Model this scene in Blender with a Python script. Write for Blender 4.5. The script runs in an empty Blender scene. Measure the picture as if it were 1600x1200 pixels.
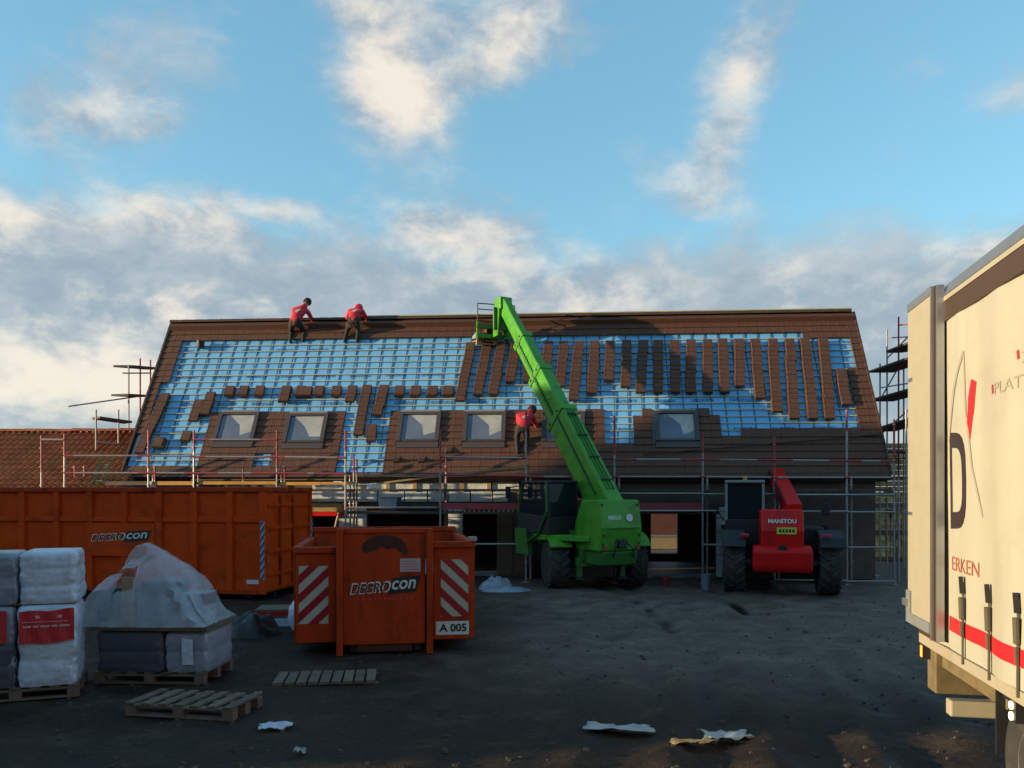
import bpy, math, random
from mathutils import Vector, Matrix, noise as mnoise

random.seed(7)
SC = bpy.context.scene
COL = SC.collection
R = math.radians

# ------------------------------------------------------------------ camera, sky, sun, exposure
F, HZ, CH = 1300.0, 770.0, 2.3            # focal length and horizon in photo pixels, camera height
cam_d = bpy.data.cameras.new('camera'); cam = bpy.data.objects.new('camera', cam_d); COL.objects.link(cam)
cam_d.sensor_width = 36.0; cam_d.lens = F / 1600 * 36.0
cam_d.shift_y = (HZ - 600) / 1600
cam_d.clip_end = 3000; cam_d.clip_start = 0.05
cam.location = (0, 0, CH); cam.rotation_euler = (R(90), 0, 0)
SC.camera = cam

SUN_A, SUN_EL = R(10.5), R(6.5)            # heading of the light (from +x towards +y) and its elevation
sdir = Vector((math.cos(SUN_EL) * math.cos(SUN_A), math.cos(SUN_EL) * math.sin(SUN_A), -math.sin(SUN_EL)))
sun_d = bpy.data.lights.new('sun', 'SUN'); sun = bpy.data.objects.new('sun', sun_d); COL.objects.link(sun)
sun_d.energy = 3.8; sun_d.angle = R(0.5); sun_d.color = (1.0, 0.78, 0.46)
sun.rotation_euler = sdir.to_track_quat('-Z', 'Y').to_euler()

SC.view_settings.view_transform = 'Standard'; SC.view_settings.look = 'None'
SC.view_settings.exposure = 1.0; SC.view_settings.gamma = 1.0
SC.view_settings.use_curve_mapping = False

def build_world():
    w = bpy.data.worlds.new('World'); SC.world = w; w.use_nodes = True
    nt = w.node_tree; N = nt.nodes; L = nt.links
    N.clear()
    out = N.new('ShaderNodeOutputWorld'); bg = N.new('ShaderNodeBackground')
    sky = N.new('ShaderNodeTexSky'); sky.sky_type = 'NISHITA'; sky.sun_disc = False
    sky.sun_elevation = SUN_EL
    # nishita sun_rotation 0 = +y, clockwise seen from above
    sx, sy = -sdir.x, -sdir.y
    sky.sun_rotation = math.atan2(sx, sy)
    sky.air_density = 1.0; sky.dust_density = 0.3; sky.ozone_density = 2.0
    tc = N.new('ShaderNodeTexCoord')
    def math_(op, a, b=None, c=None, clamp=False):
        n = N.new('ShaderNodeMath'); n.operation = op; n.use_clamp = clamp
        for i, v in enumerate((a, b, c)):
            if v is None: continue
            if isinstance(v, (int, float)): n.inputs[i].default_value = v
            else: L.new(v, n.inputs[i])
        return n.outputs[0]
    def vmath(op, a, b=None):
        n = N.new('ShaderNodeVectorMath'); n.operation = op
        for i, v in enumerate((a, b)):
            if v is None: continue
            if isinstance(v, (tuple, list, Vector)): n.inputs[i].default_value = v
            else: L.new(v, n.inputs[i])
        return n
    def mixc(f, a, b):
        n = N.new('ShaderNodeMix'); n.data_type = 'RGBA'
        if isinstance(f, (int, float)): n.inputs[0].default_value = f
        else: L.new(f, n.inputs[0])
        for i, v in ((6, a), (7, b)):
            if isinstance(v, tuple): n.inputs[i].default_value = v + (1,)
            else: L.new(v, n.inputs[i])
        return n.outputs[2]
    def sstep(x, lo, hi):
        n = N.new('ShaderNodeMapRange'); n.interpolation_type = 'SMOOTHSTEP'
        L.new(x, n.inputs[0]); n.inputs[1].default_value = lo; n.inputs[2].default_value = hi
        return n.outputs[0]
    d = vmath('NORMALIZE', tc.outputs['Generated']).outputs[0]
    sep = N.new('ShaderNodeSeparateXYZ'); L.new(d, sep.inputs[0]); z = sep.outputs[2]
    def noise_(scale, detail, rough, vec, dist=0.0):
        n = N.new('ShaderNodeTexNoise'); n.inputs['Scale'].default_value = scale; n.inputs['Detail'].default_value = detail
        n.inputs['Roughness'].default_value = rough; n.inputs['Distortion'].default_value = dist; L.new(vec, n.inputs['Vector'])
        return n.outputs[0]
    dm = vmath('MULTIPLY', d, (1.0, 1.0, 1.7)).outputs[0]
    n1 = noise_(8.5, 12.0, 0.64, dm, 0.35)
    n2 = noise_(3.0, 5.0, 0.55, vmath('ADD', dm, (3.1, 1.7, 0.4)).outputs[0], 0.3)
    n3 = noise_(16.0, 7.0, 0.6, vmath('ADD', dm, (1.1, 5.7, 2.4)).outputs[0], 0.2)
    def px_dir(px, py):
        return Vector(((px - 800) / F, 1, (HZ - py) / F)).normalized()
    def blob(px, py, rx, ry, wgt, tilt=0.0):
        c = px_dir(px, py)
        s = vmath('SUBTRACT', d, tuple(c)).outputs[0]
        if tilt:
            r = N.new('ShaderNodeVectorRotate'); r.rotation_type = 'Y_AXIS'; r.inputs['Angle'].default_value = tilt
            L.new(s, r.inputs['Vector']); s = r.outputs[0]
        s = vmath('MULTIPLY', s, (F / rx, F / max(rx, ry), F / ry)).outputs[0]
        l = vmath('DOT_PRODUCT', s, s).outputs['Value']
        g = math_('EXPONENT', math_('MULTIPLY', l, -1.0))
        return math_('MULTIPLY', g, wgt)
    blobs = [(585, 90, 80, 115, .88, -.35), (655, 165, 70, 50, .7, 0), (795, 50, 75, 75, .72, 0), (1150, 160, 65, 120, .8, -.3), (1050, 285, 120, 45, .42, -.35),
             (150, 180, 130, 50, .5, 0), (20, 225, 90, 30, .35, 0), (60, 590, 120, 60, 1.1, 0), (205, 600, 60, 50, .95, 0), (230, 330, 90, 32, .85, 0), (425, 330, 90, 30, .85, 0),
             (20, 320, 60, 30, .6, 0), (280, 480, 90, 28, .6, 0), (830, 400, 150, 75, .7, -.4), (650, 360, 90, 60, .6, -.4), (1580, 160, 50, 30, .4, 0), (1540, 385, 70, 25, .5, 0)]
    cov = None
    for b in blobs:
        o = blob(*b)
        cov = o if cov is None else math_('ADD', cov, o)
    # the low bank of cloud all round the horizon, thinning upwards
    zz = math_('ADD', math_('ADD', z, math_('MULTIPLY', sep.outputs[0], 0.035)), math_('MULTIPLY', math_('SUBTRACT', n2, 0.5), 0.22))
    bank = math_('MULTIPLY', math_('SUBTRACT', 1.0, sstep(zz, 0.21, 0.37)), 1.18)
    scattered = math_('MULTIPLY', sstep(n2, 0.50, 0.75), 0.45)
    covT = math_('ADD', math_('MAXIMUM', math_('ADD', cov, 0.0), bank), scattered)
    dens = math_('ADD', covT, math_('MULTIPLY', math_('SUBTRACT', n1, 0.5), 1.5))
    alpha = sstep(dens, 0.22, 1.0)
    # bright sun-facing tops against grey-blue undersides
    lit = math_('ADD', math_('MULTIPLY', cov, 0.62), math_('MULTIPLY', math_('SUBTRACT', n3, 0.45), 1.7))
    litf = sstep(lit, 0.12, 0.85)
    greys = mixc(sstep(math_('ADD', math_('MULTIPLY', n1, 0.6), math_('MULTIPLY', n3, 0.4)), 0.36, 0.66), (0.33, 0.41, 0.49), (0.55, 0.60, 0.63))
    cloud = mixc(litf, greys, (0.95, 0.86, 0.73))
    # tint of the clear sky
    skyc = N.new('ShaderNodeMix'); skyc.data_type = 'RGBA'; skyc.blend_type = 'MULTIPLY'; skyc.inputs[0].default_value = 1.0
    L.new(sky.outputs[0], skyc.inputs[6]); skyc.inputs[7].default_value = SKY_TINT + (1,)
    skyev = mixc(0.4, skyc.outputs[2], (0.62, 1.50, 2.22))
    skyv = vmath('SCALE', skyev); skyv.inputs['Scale'].default_value = SKY_GAIN
    clv = vmath('SCALE', cloud); clv.inputs['Scale'].default_value = CLOUD_GAIN
    col = mixc(math_('MULTIPLY', alpha, 0.93), skyv.outputs[0], clv.outputs[0])
    L.new(col, bg.inputs[0]); bg.inputs[1].default_value = 0.1
    L.new(bg.outputs[0], out.inputs[0])
SKY_TINT = (1.10, 1.30, 1.17); SKY_GAIN = 1.65; CLOUD_GAIN = 5.0
build_world()

# ------------------------------------------------------------------ helpers
def PX(px, py, D):
    """world point seen at photo pixel (px, py) at depth D"""
    return Vector(((px - 800) / F * D, D, CH + (HZ - py) / F * D))
def GP(px, py):
    return PX(px, py, CH * F / (py - HZ))

def mat(name, col, rough=0.7, metal=0.0, var=0.12, scale=6.0, bump=0.0, bscale=40.0, dirt=None, dirt_amt=0.0, spec=0.5,
        rand=0.0, emit=None, estr=0.0, trans=0.0, alpha=1.0, stretch=(1, 1, 1), coat=0.0, rvar=0.0, dscale=1.7):
    m = bpy.data.materials.new(name); m.use_nodes = True
    nt = m.node_tree; N = nt.nodes; L = nt.links
    b = N['Principled BSDF']
    tc = N.new('ShaderNodeTexCoord')
    mp = N.new('ShaderNodeMapping'); mp.inputs['Scale'].default_value = stretch; L.new(tc.outputs['Object'], mp.inputs[0])
    oi = N.new('ShaderNodeObjectInfo')
    ad = N.new('ShaderNodeVectorMath'); ad.operation = 'ADD'; L.new(mp.outputs[0], ad.inputs[0])
    sc_ = N.new('ShaderNodeVectorMath'); sc_.operation = 'SCALE'; sc_.inputs[0].default_value = (37.1, 17.3, 9.7); L.new(oi.outputs['Random'], sc_.inputs['Scale'])
    L.new(sc_.outputs[0], ad.inputs[1])
    n = N.new('ShaderNodeTexNoise'); n.inputs['Scale'].default_value = scale; n.inputs['Detail'].default_value = 6; n.inputs['Roughness'].default_value = 0.6
    L.new(ad.outputs[0], n.inputs['Vector'])
    hs = N.new('ShaderNodeHueSaturation'); hs.inputs['Color'].default_value = tuple(col) + (1,)
    mr = N.new('ShaderNodeMapRange'); L.new(n.outputs[0], mr.inputs[0])
    mr.inputs[1].default_value = 0.25; mr.inputs[2].default_value = 0.75
    mr.inputs[3].default_value = 1 - var; mr.inputs[4].default_value = 1 + var
    v = mr.outputs[0]
    if rand:
        r2 = N.new('ShaderNodeMapRange'); L.new(oi.outputs['Random'], r2.inputs[0]); r2.inputs[3].default_value = 1 - rand; r2.inputs[4].default_value = 1 + rand
        mm = N.new('ShaderNodeMath'); mm.operation = 'MULTIPLY'; L.new(v, mm.inputs[0]); L.new(r2.outputs[0], mm.inputs[1]); v = mm.outputs[0]
    L.new(v, hs.inputs['Value'])
    c = hs.outputs[0]
    if dirt is not None:
        n2 = N.new('ShaderNodeTexNoise'); n2.inputs['Scale'].default_value = dscale; n2.inputs['Detail'].default_value = 9; n2.inputs['Roughness'].default_value = 0.68
        L.new(ad.outputs[0], n2.inputs['Vector'])
        m2 = N.new('ShaderNodeMapRange'); m2.interpolation_type = 'SMOOTHSTEP'; L.new(n2.outputs[0], m2.inputs[0]); m2.inputs[1].default_value = 0.48; m2.inputs[2].default_value = 0.72
        m2.inputs[4].default_value = dirt_amt
        mx = N.new('ShaderNodeMix'); mx.data_type = 'RGBA'; L.new(m2.outputs[0], mx.inputs[0]); L.new(c, mx.inputs[6]); mx.inputs[7].default_value = tuple(dirt) + (1,)
        c = mx.outputs[2]
    L.new(c, b.inputs['Base Color'])
    b.inputs['Metallic'].default_value = metal
    b.inputs['Specular IOR Level'].default_value = spec
    if rvar:
        m3 = N.new('ShaderNodeMapRange'); L.new(n.outputs[0], m3.inputs[0]); m3.inputs[1].default_value = .3; m3.inputs[2].default_value = .7
        m3.inputs[3].default_value = max(0, rough - rvar); m3.inputs[4].default_value = min(1, rough + rvar); L.new(m3.outputs[0], b.inputs['Roughness'])
    else:
        b.inputs['Roughness'].default_value = rough
    if coat: b.inputs['Coat Weight'].default_value = coat; b.inputs['Coat Roughness'].default_value = 0.15
    if bump:
        nb = N.new('ShaderNodeTexNoise'); nb.inputs['Scale'].default_value = bscale; nb.inputs['Detail'].default_value = 5; L.new(ad.outputs[0], nb.inputs['Vector'])
        bp = N.new('ShaderNodeBump'); bp.inputs['Strength'].default_value = bump; bp.inputs['Distance'].default_value = 0.02; L.new(nb.outputs[0], bp.inputs['Height']); L.new(bp.outputs[0], b.inputs['Normal'])
    if emit: b.inputs['Emission Color'].default_value = tuple(emit) + (1,); b.inputs['Emission Strength'].default_value = estr
    if trans: b.inputs['Transmission Weight'].default_value = trans
    if alpha < 1: b.inputs['Alpha'].default_value = alpha
    return m

class MB:
    def __init__(s): s.v = []; s.f = []; s.m = []
    def add(s, vs, fs, mi=0):
        o = len(s.v); s.v += [tuple(v) for v in vs]; s.f += [tuple(i + o for i in f) for f in fs]; s.m += [mi] * len(fs); return s
    BF = [(0, 3, 2, 1), (4, 5, 6, 7), (0, 1, 5, 4), (1, 2, 6, 5), (2, 3, 7, 6), (3, 0, 4, 7)]
    def box(s, x0, x1, y0, y1, z0, z1, mi=0):
        return s.add([(x0, y0, z0), (x1, y0, z0), (x1, y1, z0), (x0, y1, z0), (x0, y0, z1), (x1, y0, z1), (x1, y1, z1), (x0, y1, z1)], s.BF, mi)
    def hexa(s, pts, mi=0): return s.add(pts, s.BF, mi)
    def bar(s, a, b, w, h, mi=0, up=(0, 0, 1), w2=None, h2=None):
        a = Vector(a); b = Vector(b); d = (b - a).normalized(); up = Vector(up)
        if abs(d.dot(up)) > .98: up = Vector((0, 1, 0))
        x = d.cross(up).normalized(); y = x.cross(d).normalized()
        w2 = w if w2 is None else w2; h2 = h if h2 is None else h2
        vs = []
        for p, ww, hh in ((a, w, h), (b, w2, h2)):
            for sx, sy in ((-1, -1), (1, -1), (1, 1), (-1, 1)): vs.append(p + x * (sx * ww / 2) + y * (sy * hh / 2))
        return s.add(vs, s.BF, mi)
    def tube(s, a, b, r, n=8, mi=0, r2=None, cap=True):
        a = Vector(a); b = Vector(b); d = (b - a).normalized(); up = Vector((0, 0, 1))
        if abs(d.dot(up)) > .98: up = Vector((0, 1, 0))
        x = d.cross(up).normalized(); y = x.cross(d).normalized(); r2 = r if r2 is None else r2
        vs = []
        for p, rr in ((a, r), (b, r2)):
            for i in range(n):
                t = 2 * math.pi * i / n; vs.append(p + x * (math.cos(t) * rr) + y * (math.sin(t) * rr))
        fs = [(i, (i + 1) % n, n + (i + 1) % n, n + i) for i in range(n)]
        if cap: fs += [tuple(range(n - 1, -1, -1)), tuple(range(n, 2 * n))]
        return s.add(vs, fs, mi)
    def path(s, pts, r, n=6, mi=0):
        for a, b in zip(pts, pts[1:]): s.tube(a, b, r, n, mi)
        return s
    def lathe(s, prof, c, ax, n=24, mi=0):
        """prof: list of (radius, height along ax)"""
        c = Vector(c); d = Vector(ax).normalized(); up = Vector((0, 0, 1))
        if abs(d.dot(up)) > .98: up = Vector((0, 1, 0))
        x = d.cross(up).normalized(); y = x.cross(d).normalized(); vs = []
        for r, h in prof:
            for i in range(n):
                t = 2 * math.pi * i / n; vs.append(c + d * h + x * (math.cos(t) * r) + y * (math.sin(t) * r))
        fs = []
        for k in range(len(prof) - 1):
            for i in range(n):
                j = (i + 1) % n; fs.append((k * n + i, k * n + j, (k + 1) * n + j, (k + 1) * n + i))
        fs += [tuple(range(n - 1, -1, -1)), tuple(range((len(prof) - 1) * n, len(prof) * n))]
        return s.add(vs, fs, mi)
    def prism(s, poly, off, mi=0):
        """poly: 3d points of one face, off: extrusion vector"""
        n = len(poly); off = Vector(off)
        vs = [Vector(p) for p in poly] + [Vector(p) + off for p in poly]
        fs = [tuple(range(n - 1, -1, -1)), tuple(range(n, 2 * n))] + [(i, (i + 1) % n, n + (i + 1) % n, n + i) for i in range(n)]
        return s.add(vs, fs, mi)
    def mesh(s, name, mats):
        me = bpy.data.meshes.new(name); me.from_pydata(s.v, [], s.f)
        for m in (mats if isinstance(mats, (list, tuple)) else [mats]): me.materials.append(m)
        me.polygons.foreach_set('material_index', s.m); me.update()
        import bmesh
        bm = bmesh.new(); bm.from_mesh(me); bmesh.ops.recalc_face_normals(bm, faces=bm.faces); bm.to_mesh(me); bm.free()
        return me
    def obj(s, name, mats, parent=None, smooth=False, bevel=0.0, segs=2):
        o = bpy.data.objects.new(name, s.mesh(name, mats)); COL.objects.link(o)
        if parent: o.parent = parent
        if smooth: smooth_angle(o.data)
        if bevel:
            m = o.modifiers.new('bevel', 'BEVEL'); m.width = bevel; m.segments = segs; m.limit_method = 'ANGLE'; m.angle_limit = R(30)
        return o
def smooth_angle(me, ang=45):
    me.shade_smooth()
    try: me.set_sharp_from_angle(angle=R(ang))
    except Exception: pass

def tag(o, label, cat, group=None, kind=None):
    o['label'] = label; o['category'] = cat
    if group: o['group'] = group
    if kind: o['kind'] = kind
    return o
def thing(name, label, cat, loc=(0, 0, 0), rz=0.0, group=None):
    o = bpy.data.objects.new(name, None); COL.objects.link(o); o.empty_display_size = .2
    o.location = loc; o.rotation_euler = (0, 0, rz)
    return tag(o, label, cat, group)
def inst(name, me, parent, matx=None, loc=None):
    o = bpy.data.objects.new(name, me); COL.objects.link(o)
    if parent: o.parent = parent
    if matx is not None: o.matrix_local = matx
    if loc is not None: o.location = loc
    return o
def text_mesh(s, mats, org, xax, yax, w=None, h=None, thick=0.0, shear=0.0, bold=0.0, stretch_to=True):
    """flat lettering as a mesh: lower-left corner org, along xax, up yax, fitted into w x h"""
    c = bpy.data.curves.new('t', 'FONT'); c.body = s; c.shear = shear; c.offset = bold; c.fill_mode = 'FRONT'; c.resolution_u = 3
    t = bpy.data.objects.new('t', c); COL.objects.link(t)
    dg = bpy.context.evaluated_depsgraph_get(); dg.update()
    me = bpy.data.meshes.new_from_object(t.evaluated_get(dg)); bpy.data.objects.remove(t)
    xs = [v.co.x for v in me.vertices]; ys = [v.co.y for v in me.vertices]
    kx = w / (max(xs) - min(xs)) if w else 1; ky = h / (max(ys) - min(ys)) if h else kx
    x0, y0 = min(xs), min(ys); org = Vector(org); xax = Vector(xax).normalized(); yax = Vector(yax).normalized()
    for v in me.vertices: v.co = org + xax * ((v.co.x - x0) * kx) + yax * ((v.co.y - y0) * ky)
    me.materials.clear()
    me.materials.append(mats); me.update()
    return me
def ORD(n):
    w = ['first', 'second', 'third', 'fourth', 'fifth', 'sixth', 'seventh', 'eighth', 'ninth', 'tenth', 'eleventh', 'twelfth', 'thirteenth', 'fourteenth',
         'fifteenth', 'sixteenth', 'seventeenth', 'eighteenth', 'nineteenth', 'twentieth', 'twenty-first', 'twenty-second', 'twenty-third', 'twenty-fourth']
    return w[n - 1]

# ------------------------------------------------------------------ materials
M = {}
M['tile'] = mat('brown_tile', (0.102, 0.038, 0.018), .75, var=.22, scale=9, rand=.06, bump=.25, bscale=60)
M['ridge'] = mat('ridge_tile', (0.075, 0.034, 0.02), .7, var=.2, scale=9, rand=.15)
M['batten'] = mat('batten_wood', (0.44, 0.41, 0.20), .8, var=.18, scale=3, rand=.12)
M['counter'] = mat('counter_batten_dark', (0.05, 0.075, 0.085), .8, rand=.25)
M['timber'] = mat('new_timber', (0.42, 0.25, 0.10), .75, var=.25, scale=4, rand=.15, stretch=(1, 8, 8))
M['oldwood'] = mat('weathered_wood', (0.13, 0.09, 0.065), .85, var=.35, scale=5, rand=.2, bump=.3)
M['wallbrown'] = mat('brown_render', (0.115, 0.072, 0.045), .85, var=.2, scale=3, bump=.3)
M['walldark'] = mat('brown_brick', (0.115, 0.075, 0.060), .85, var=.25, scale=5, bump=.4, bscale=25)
M['foil'] = mat('foil_board', (0.66, 0.66, 0.63), .5, metal=.05, var=.3, scale=3.5, dirt=(.12, .12, .13), dirt_amt=.5, bump=.4, bscale=8, dscale=4)
M['galv'] = mat('galvanised_steel', (0.34, 0.30, 0.29), .5, metal=.45, var=.2, rand=.15)
M['scafred'] = mat('red_scaffold_paint', (0.36, 0.045, 0.055), .55, var=.2, rand=.15)
M['yellowboard'] = mat('yellow_formboard', (0.55, 0.26, 0.04), .6, var=.25, scale=3, rand=.1)
M['deck'] = mat('deck_plank', (0.075, 0.058, 0.048), .8, var=.3, rand=.2)
M['orange'] = mat('orange_paint', (0.64, 0.060, 0.003), .55, var=.16, scale=2.2, dirt=(.16, .02, .004), dirt_amt=.55, spec=.15, rvar=.12, bump=.6, bscale=2.2)
M['orange2'] = mat('orange_paint_worn', (0.42, 0.042, 0.007), .6, var=.22, scale=2.5, dirt=(.045, .012, .006), dirt_amt=.9, spec=.15, rvar=.12, dscale=1.6, bump=.8, bscale=2.6, stretch=(1.5, 1.5, .55))
M['soot'] = mat('soot_black', (0.06, 0.016, 0.009), .9, var=.5, scale=14)
M['white'] = mat('white_paint', (0.62, 0.62, 0.60), .5, var=.08)
M['black'] = mat('black_paint', (0.012, 0.012, 0.013), .45)
M['dark'] = mat('dark_metal', (0.03, 0.03, 0.032), .5, metal=.3)
M['redprint'] = mat('red_print', (0.50, 0.025, 0.025), .5, var=.08)
M['reflred'] = mat('reflective_red', (0.32, 0.008, 0.018), .35, var=.06)
M['reflwhite'] = mat('reflective_white', (0.42, 0.42, 0.34), .35, var=.08)
M['blueprint'] = mat('blue_print', (0.05, 0.06, 0.30), .5)
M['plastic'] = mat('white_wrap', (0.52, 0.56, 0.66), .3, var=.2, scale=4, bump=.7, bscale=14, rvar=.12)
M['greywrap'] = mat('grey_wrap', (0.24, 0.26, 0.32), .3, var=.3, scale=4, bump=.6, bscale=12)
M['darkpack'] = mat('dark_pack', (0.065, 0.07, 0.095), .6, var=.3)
M['redlabel'] = mat('red_label', (0.50, 0.03, 0.035), .4, var=.1)
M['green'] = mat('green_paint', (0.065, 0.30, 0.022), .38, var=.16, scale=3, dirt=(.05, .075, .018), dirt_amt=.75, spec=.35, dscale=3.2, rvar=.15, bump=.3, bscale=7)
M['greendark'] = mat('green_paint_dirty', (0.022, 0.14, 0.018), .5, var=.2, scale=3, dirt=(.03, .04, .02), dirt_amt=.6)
M['mred'] = mat('red_paint', (0.66, 0.008, 0.008), .42, var=.12, scale=3, dirt=(.16, .012, .010), dirt_amt=.5, spec=.25)
M['rubber'] = mat('tyre_rubber', (0.034, 0.031, 0.029), .85, var=.3, dirt=(.085, .068, .05), dirt_amt=.6, dscale=3)
M['glass'] = mat('cab_glass', (0.008, 0.018, 0.024), .05, spec=.3, var=.05)
M['bplastic'] = mat('black_plastic', (0.016, 0.016, 0.019), .6)
M['grey'] = mat('grey_paint', (0.20, 0.21, 0.22), .5)
M['yellow'] = mat('yellow_plate', (0.55, 0.50, 0.04), .5)
M['cream'] = mat('cream_tarpaulin', (0.44, 0.415, 0.335), .45, var=.05, scale=1.5, dirt=(.34, .30, .22), dirt_amt=.35, bump=.12, bscale=3)
M['creampaint'] = mat('cream_paint', (0.405, 0.36, 0.265), .4, var=.06, dirt=(.28, .23, .15), dirt_amt=.3)
M['alu'] = mat('aluminium', (0.42, 0.43, 0.46), .38, metal=.8, var=.12)
M['greyroof'] = mat('grey_trailer_rail', (0.16, 0.17, 0.19), .45, metal=.3)
M['brownmetal'] = mat('brown_rubber_seal', (0.06, 0.035, 0.02), .6)
M['truckred'] = mat('truck_red', (0.60, 0.02, 0.025), .45, var=.05)
M['truckink'] = mat('truck_ink', (0.035, 0.022, 0.025), .5)
M['rustink'] = mat('rust_ink', (0.38, 0.10, 0.06), .5)
M['thinink'] = mat('thin_ink', (0.35, 0.31, 0.25), .5)
M['under'] = mat('underbody', (0.16, 0.12, 0.06), .7, var=.3)
M['strap'] = mat('strap_web', (0.10, 0.085, 0.055), .7)
M['lamp'] = mat('amber_lamp', (0.6, 0.12, 0.01), .3, emit=(1, .25, .03), estr=1.6)
M['lampw'] = mat('warm_lamp', (0.8, 0.6, 0.3), .3, emit=(1, .8, .45), estr=1.6)
M['taillight'] = mat('tail_light', (0.45, 0.02, 0.05), .3)
M['skin'] = mat('skin', (0.42, 0.22, 0.15), .6)
M['jacket'] = mat('red_jacket', (0.60, 0.018, 0.035), .75, var=.15, scale=8)
M['trouser'] = mat('dark_trousers', (0.026, 0.021, 0.017), .85, var=.2)
M['boot'] = mat('work_boot', (0.045, 0.03, 0.02), .8)
M['hair'] = mat('dark_cap', (0.012, 0.011, 0.012), .8)
M['oldroof'] = mat('old_pantile', (0.42, 0.115, 0.040), .85, var=.45, scale=2.5, dirt=(.30, .17, .04), dirt_amt=.5, spec=.2, dscale=1.2, rand=.1)
M['oldbrick'] = mat('old_red_brick', (0.12, 0.036, 0.022), .85, var=.3, scale=6, bump=.3)
M['paleblock'] = mat('yellow_block', (0.50, 0.34, 0.13), .85, var=.3, scale=6, rand=.35)
M['blue'] = mat('blue_tub', (0.035, 0.08, 0.15), .5)
M['mintgreen'] = mat('green_trestle', (0.10, 0.26, 0.17), .5)
M['redbucket'] = mat('red_bucket', (0.25, 0.02, 0.03), .5)
M['greybucket'] = mat('grey_bucket', (0.16, 0.20, 0.24), .5)
M['tan'] = mat('tan_board', (0.33, 0.24, 0.12), .8)
M['window'] = mat('roof_window_glass', (0.12, 0.14, 0.19), .05, spec=.6, var=.35, scale=1.2)
M['paneglare'] = mat('painted_pane_glare', (0.40, 0.38, 0.34), .35, var=.25, scale=3)  # pale tone of the reflection painted on the roof window panes
M['wframe'] = mat('window_frame', (0.07, 0.05, 0.042), .5)
M['wframel'] = mat('window_flashing', (0.24, 0.20, 0.15), .5)
M['barnwall'] = mat('barn_brick', (0.24, 0.10, 0.06), .85, var=.3)
M['scrap'] = mat('white_sheet_scrap', (0.34, 0.35, 0.37), .5, var=.15)
M['stone'] = mat('mud_clod', (0.05, 0.042, 0.036), .9, var=.4, scale=10)

def membrane_mat():
    m = mat('blue_membrane', (0.17, 0.45, 0.78), .5, var=.10, scale=2.0, bump=.25, bscale=5, rand=.08, spec=.3)
    nt = m.node_tree; N = nt.nodes; L = nt.links; b = N['Principled BSDF']
    # dark printed lettering marks in two lines per sheet, too small to read
    tc = N.new('ShaderNodeTexCoord'); sep = N.new('ShaderNodeSeparateXYZ'); L.new(tc.outputs['UV'], sep.inputs[0])
    def mth(op, a, b_=None, c=None):
        n = N.new('ShaderNodeMath'); n.operation = op
        for i, v in enumerate((a, b_, c)):
            if v is None: continue
            if isinstance(v, (int, float)): n.inputs[i].default_value = v
            else: L.new(v, n.inputs[i])
        return n.outputs[0]
    u, v = sep.outputs[0], sep.outputs[1]
    fu = mth('FRACT', mth('MULTIPLY', u, 1 / 1.06)); on = mth('MULTIPLY', mth('LESS_THAN', fu, .62), mth('GREATER_THAN', fu, .03))
    row = mth('LESS_THAN', mth('ABSOLUTE', mth('SUBTRACT', mth('FRACT', mth('MULTIPLY', v, 1 / 1.02)), .5)), .055)
    cx = N.new('ShaderNodeCombineXYZ'); L.new(mth('MULTIPLY', u, 15.0), cx.inputs[0]); L.new(mth('MULTIPLY', v, 26.0), cx.inputs[1])
    nz = N.new('ShaderNodeTexNoise'); nz.inputs['Scale'].default_value = 1.6; nz.inputs['Detail'].default_value = 2; L.new(cx.outputs[0], nz.inputs['Vector'])
    ink = mth('MULTIPLY', mth('MULTIPLY', on, row), mth('GREATER_THAN', nz.outputs[0], .47))
    src = b.inputs['Base Color'].links[0].from_socket
    mx = N.new('ShaderNodeMix'); mx.data_type = 'RGBA'; L.new(mth('MULTIPLY', ink, .85), mx.inputs[0]); L.new(src, mx.inputs[6]); mx.inputs[7].default_value = (.012, .04, .13, 1)
    L.new(mx.outputs[2], b.inputs['Base Color'])
    return m
M['membrane'] = membrane_mat()

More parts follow.
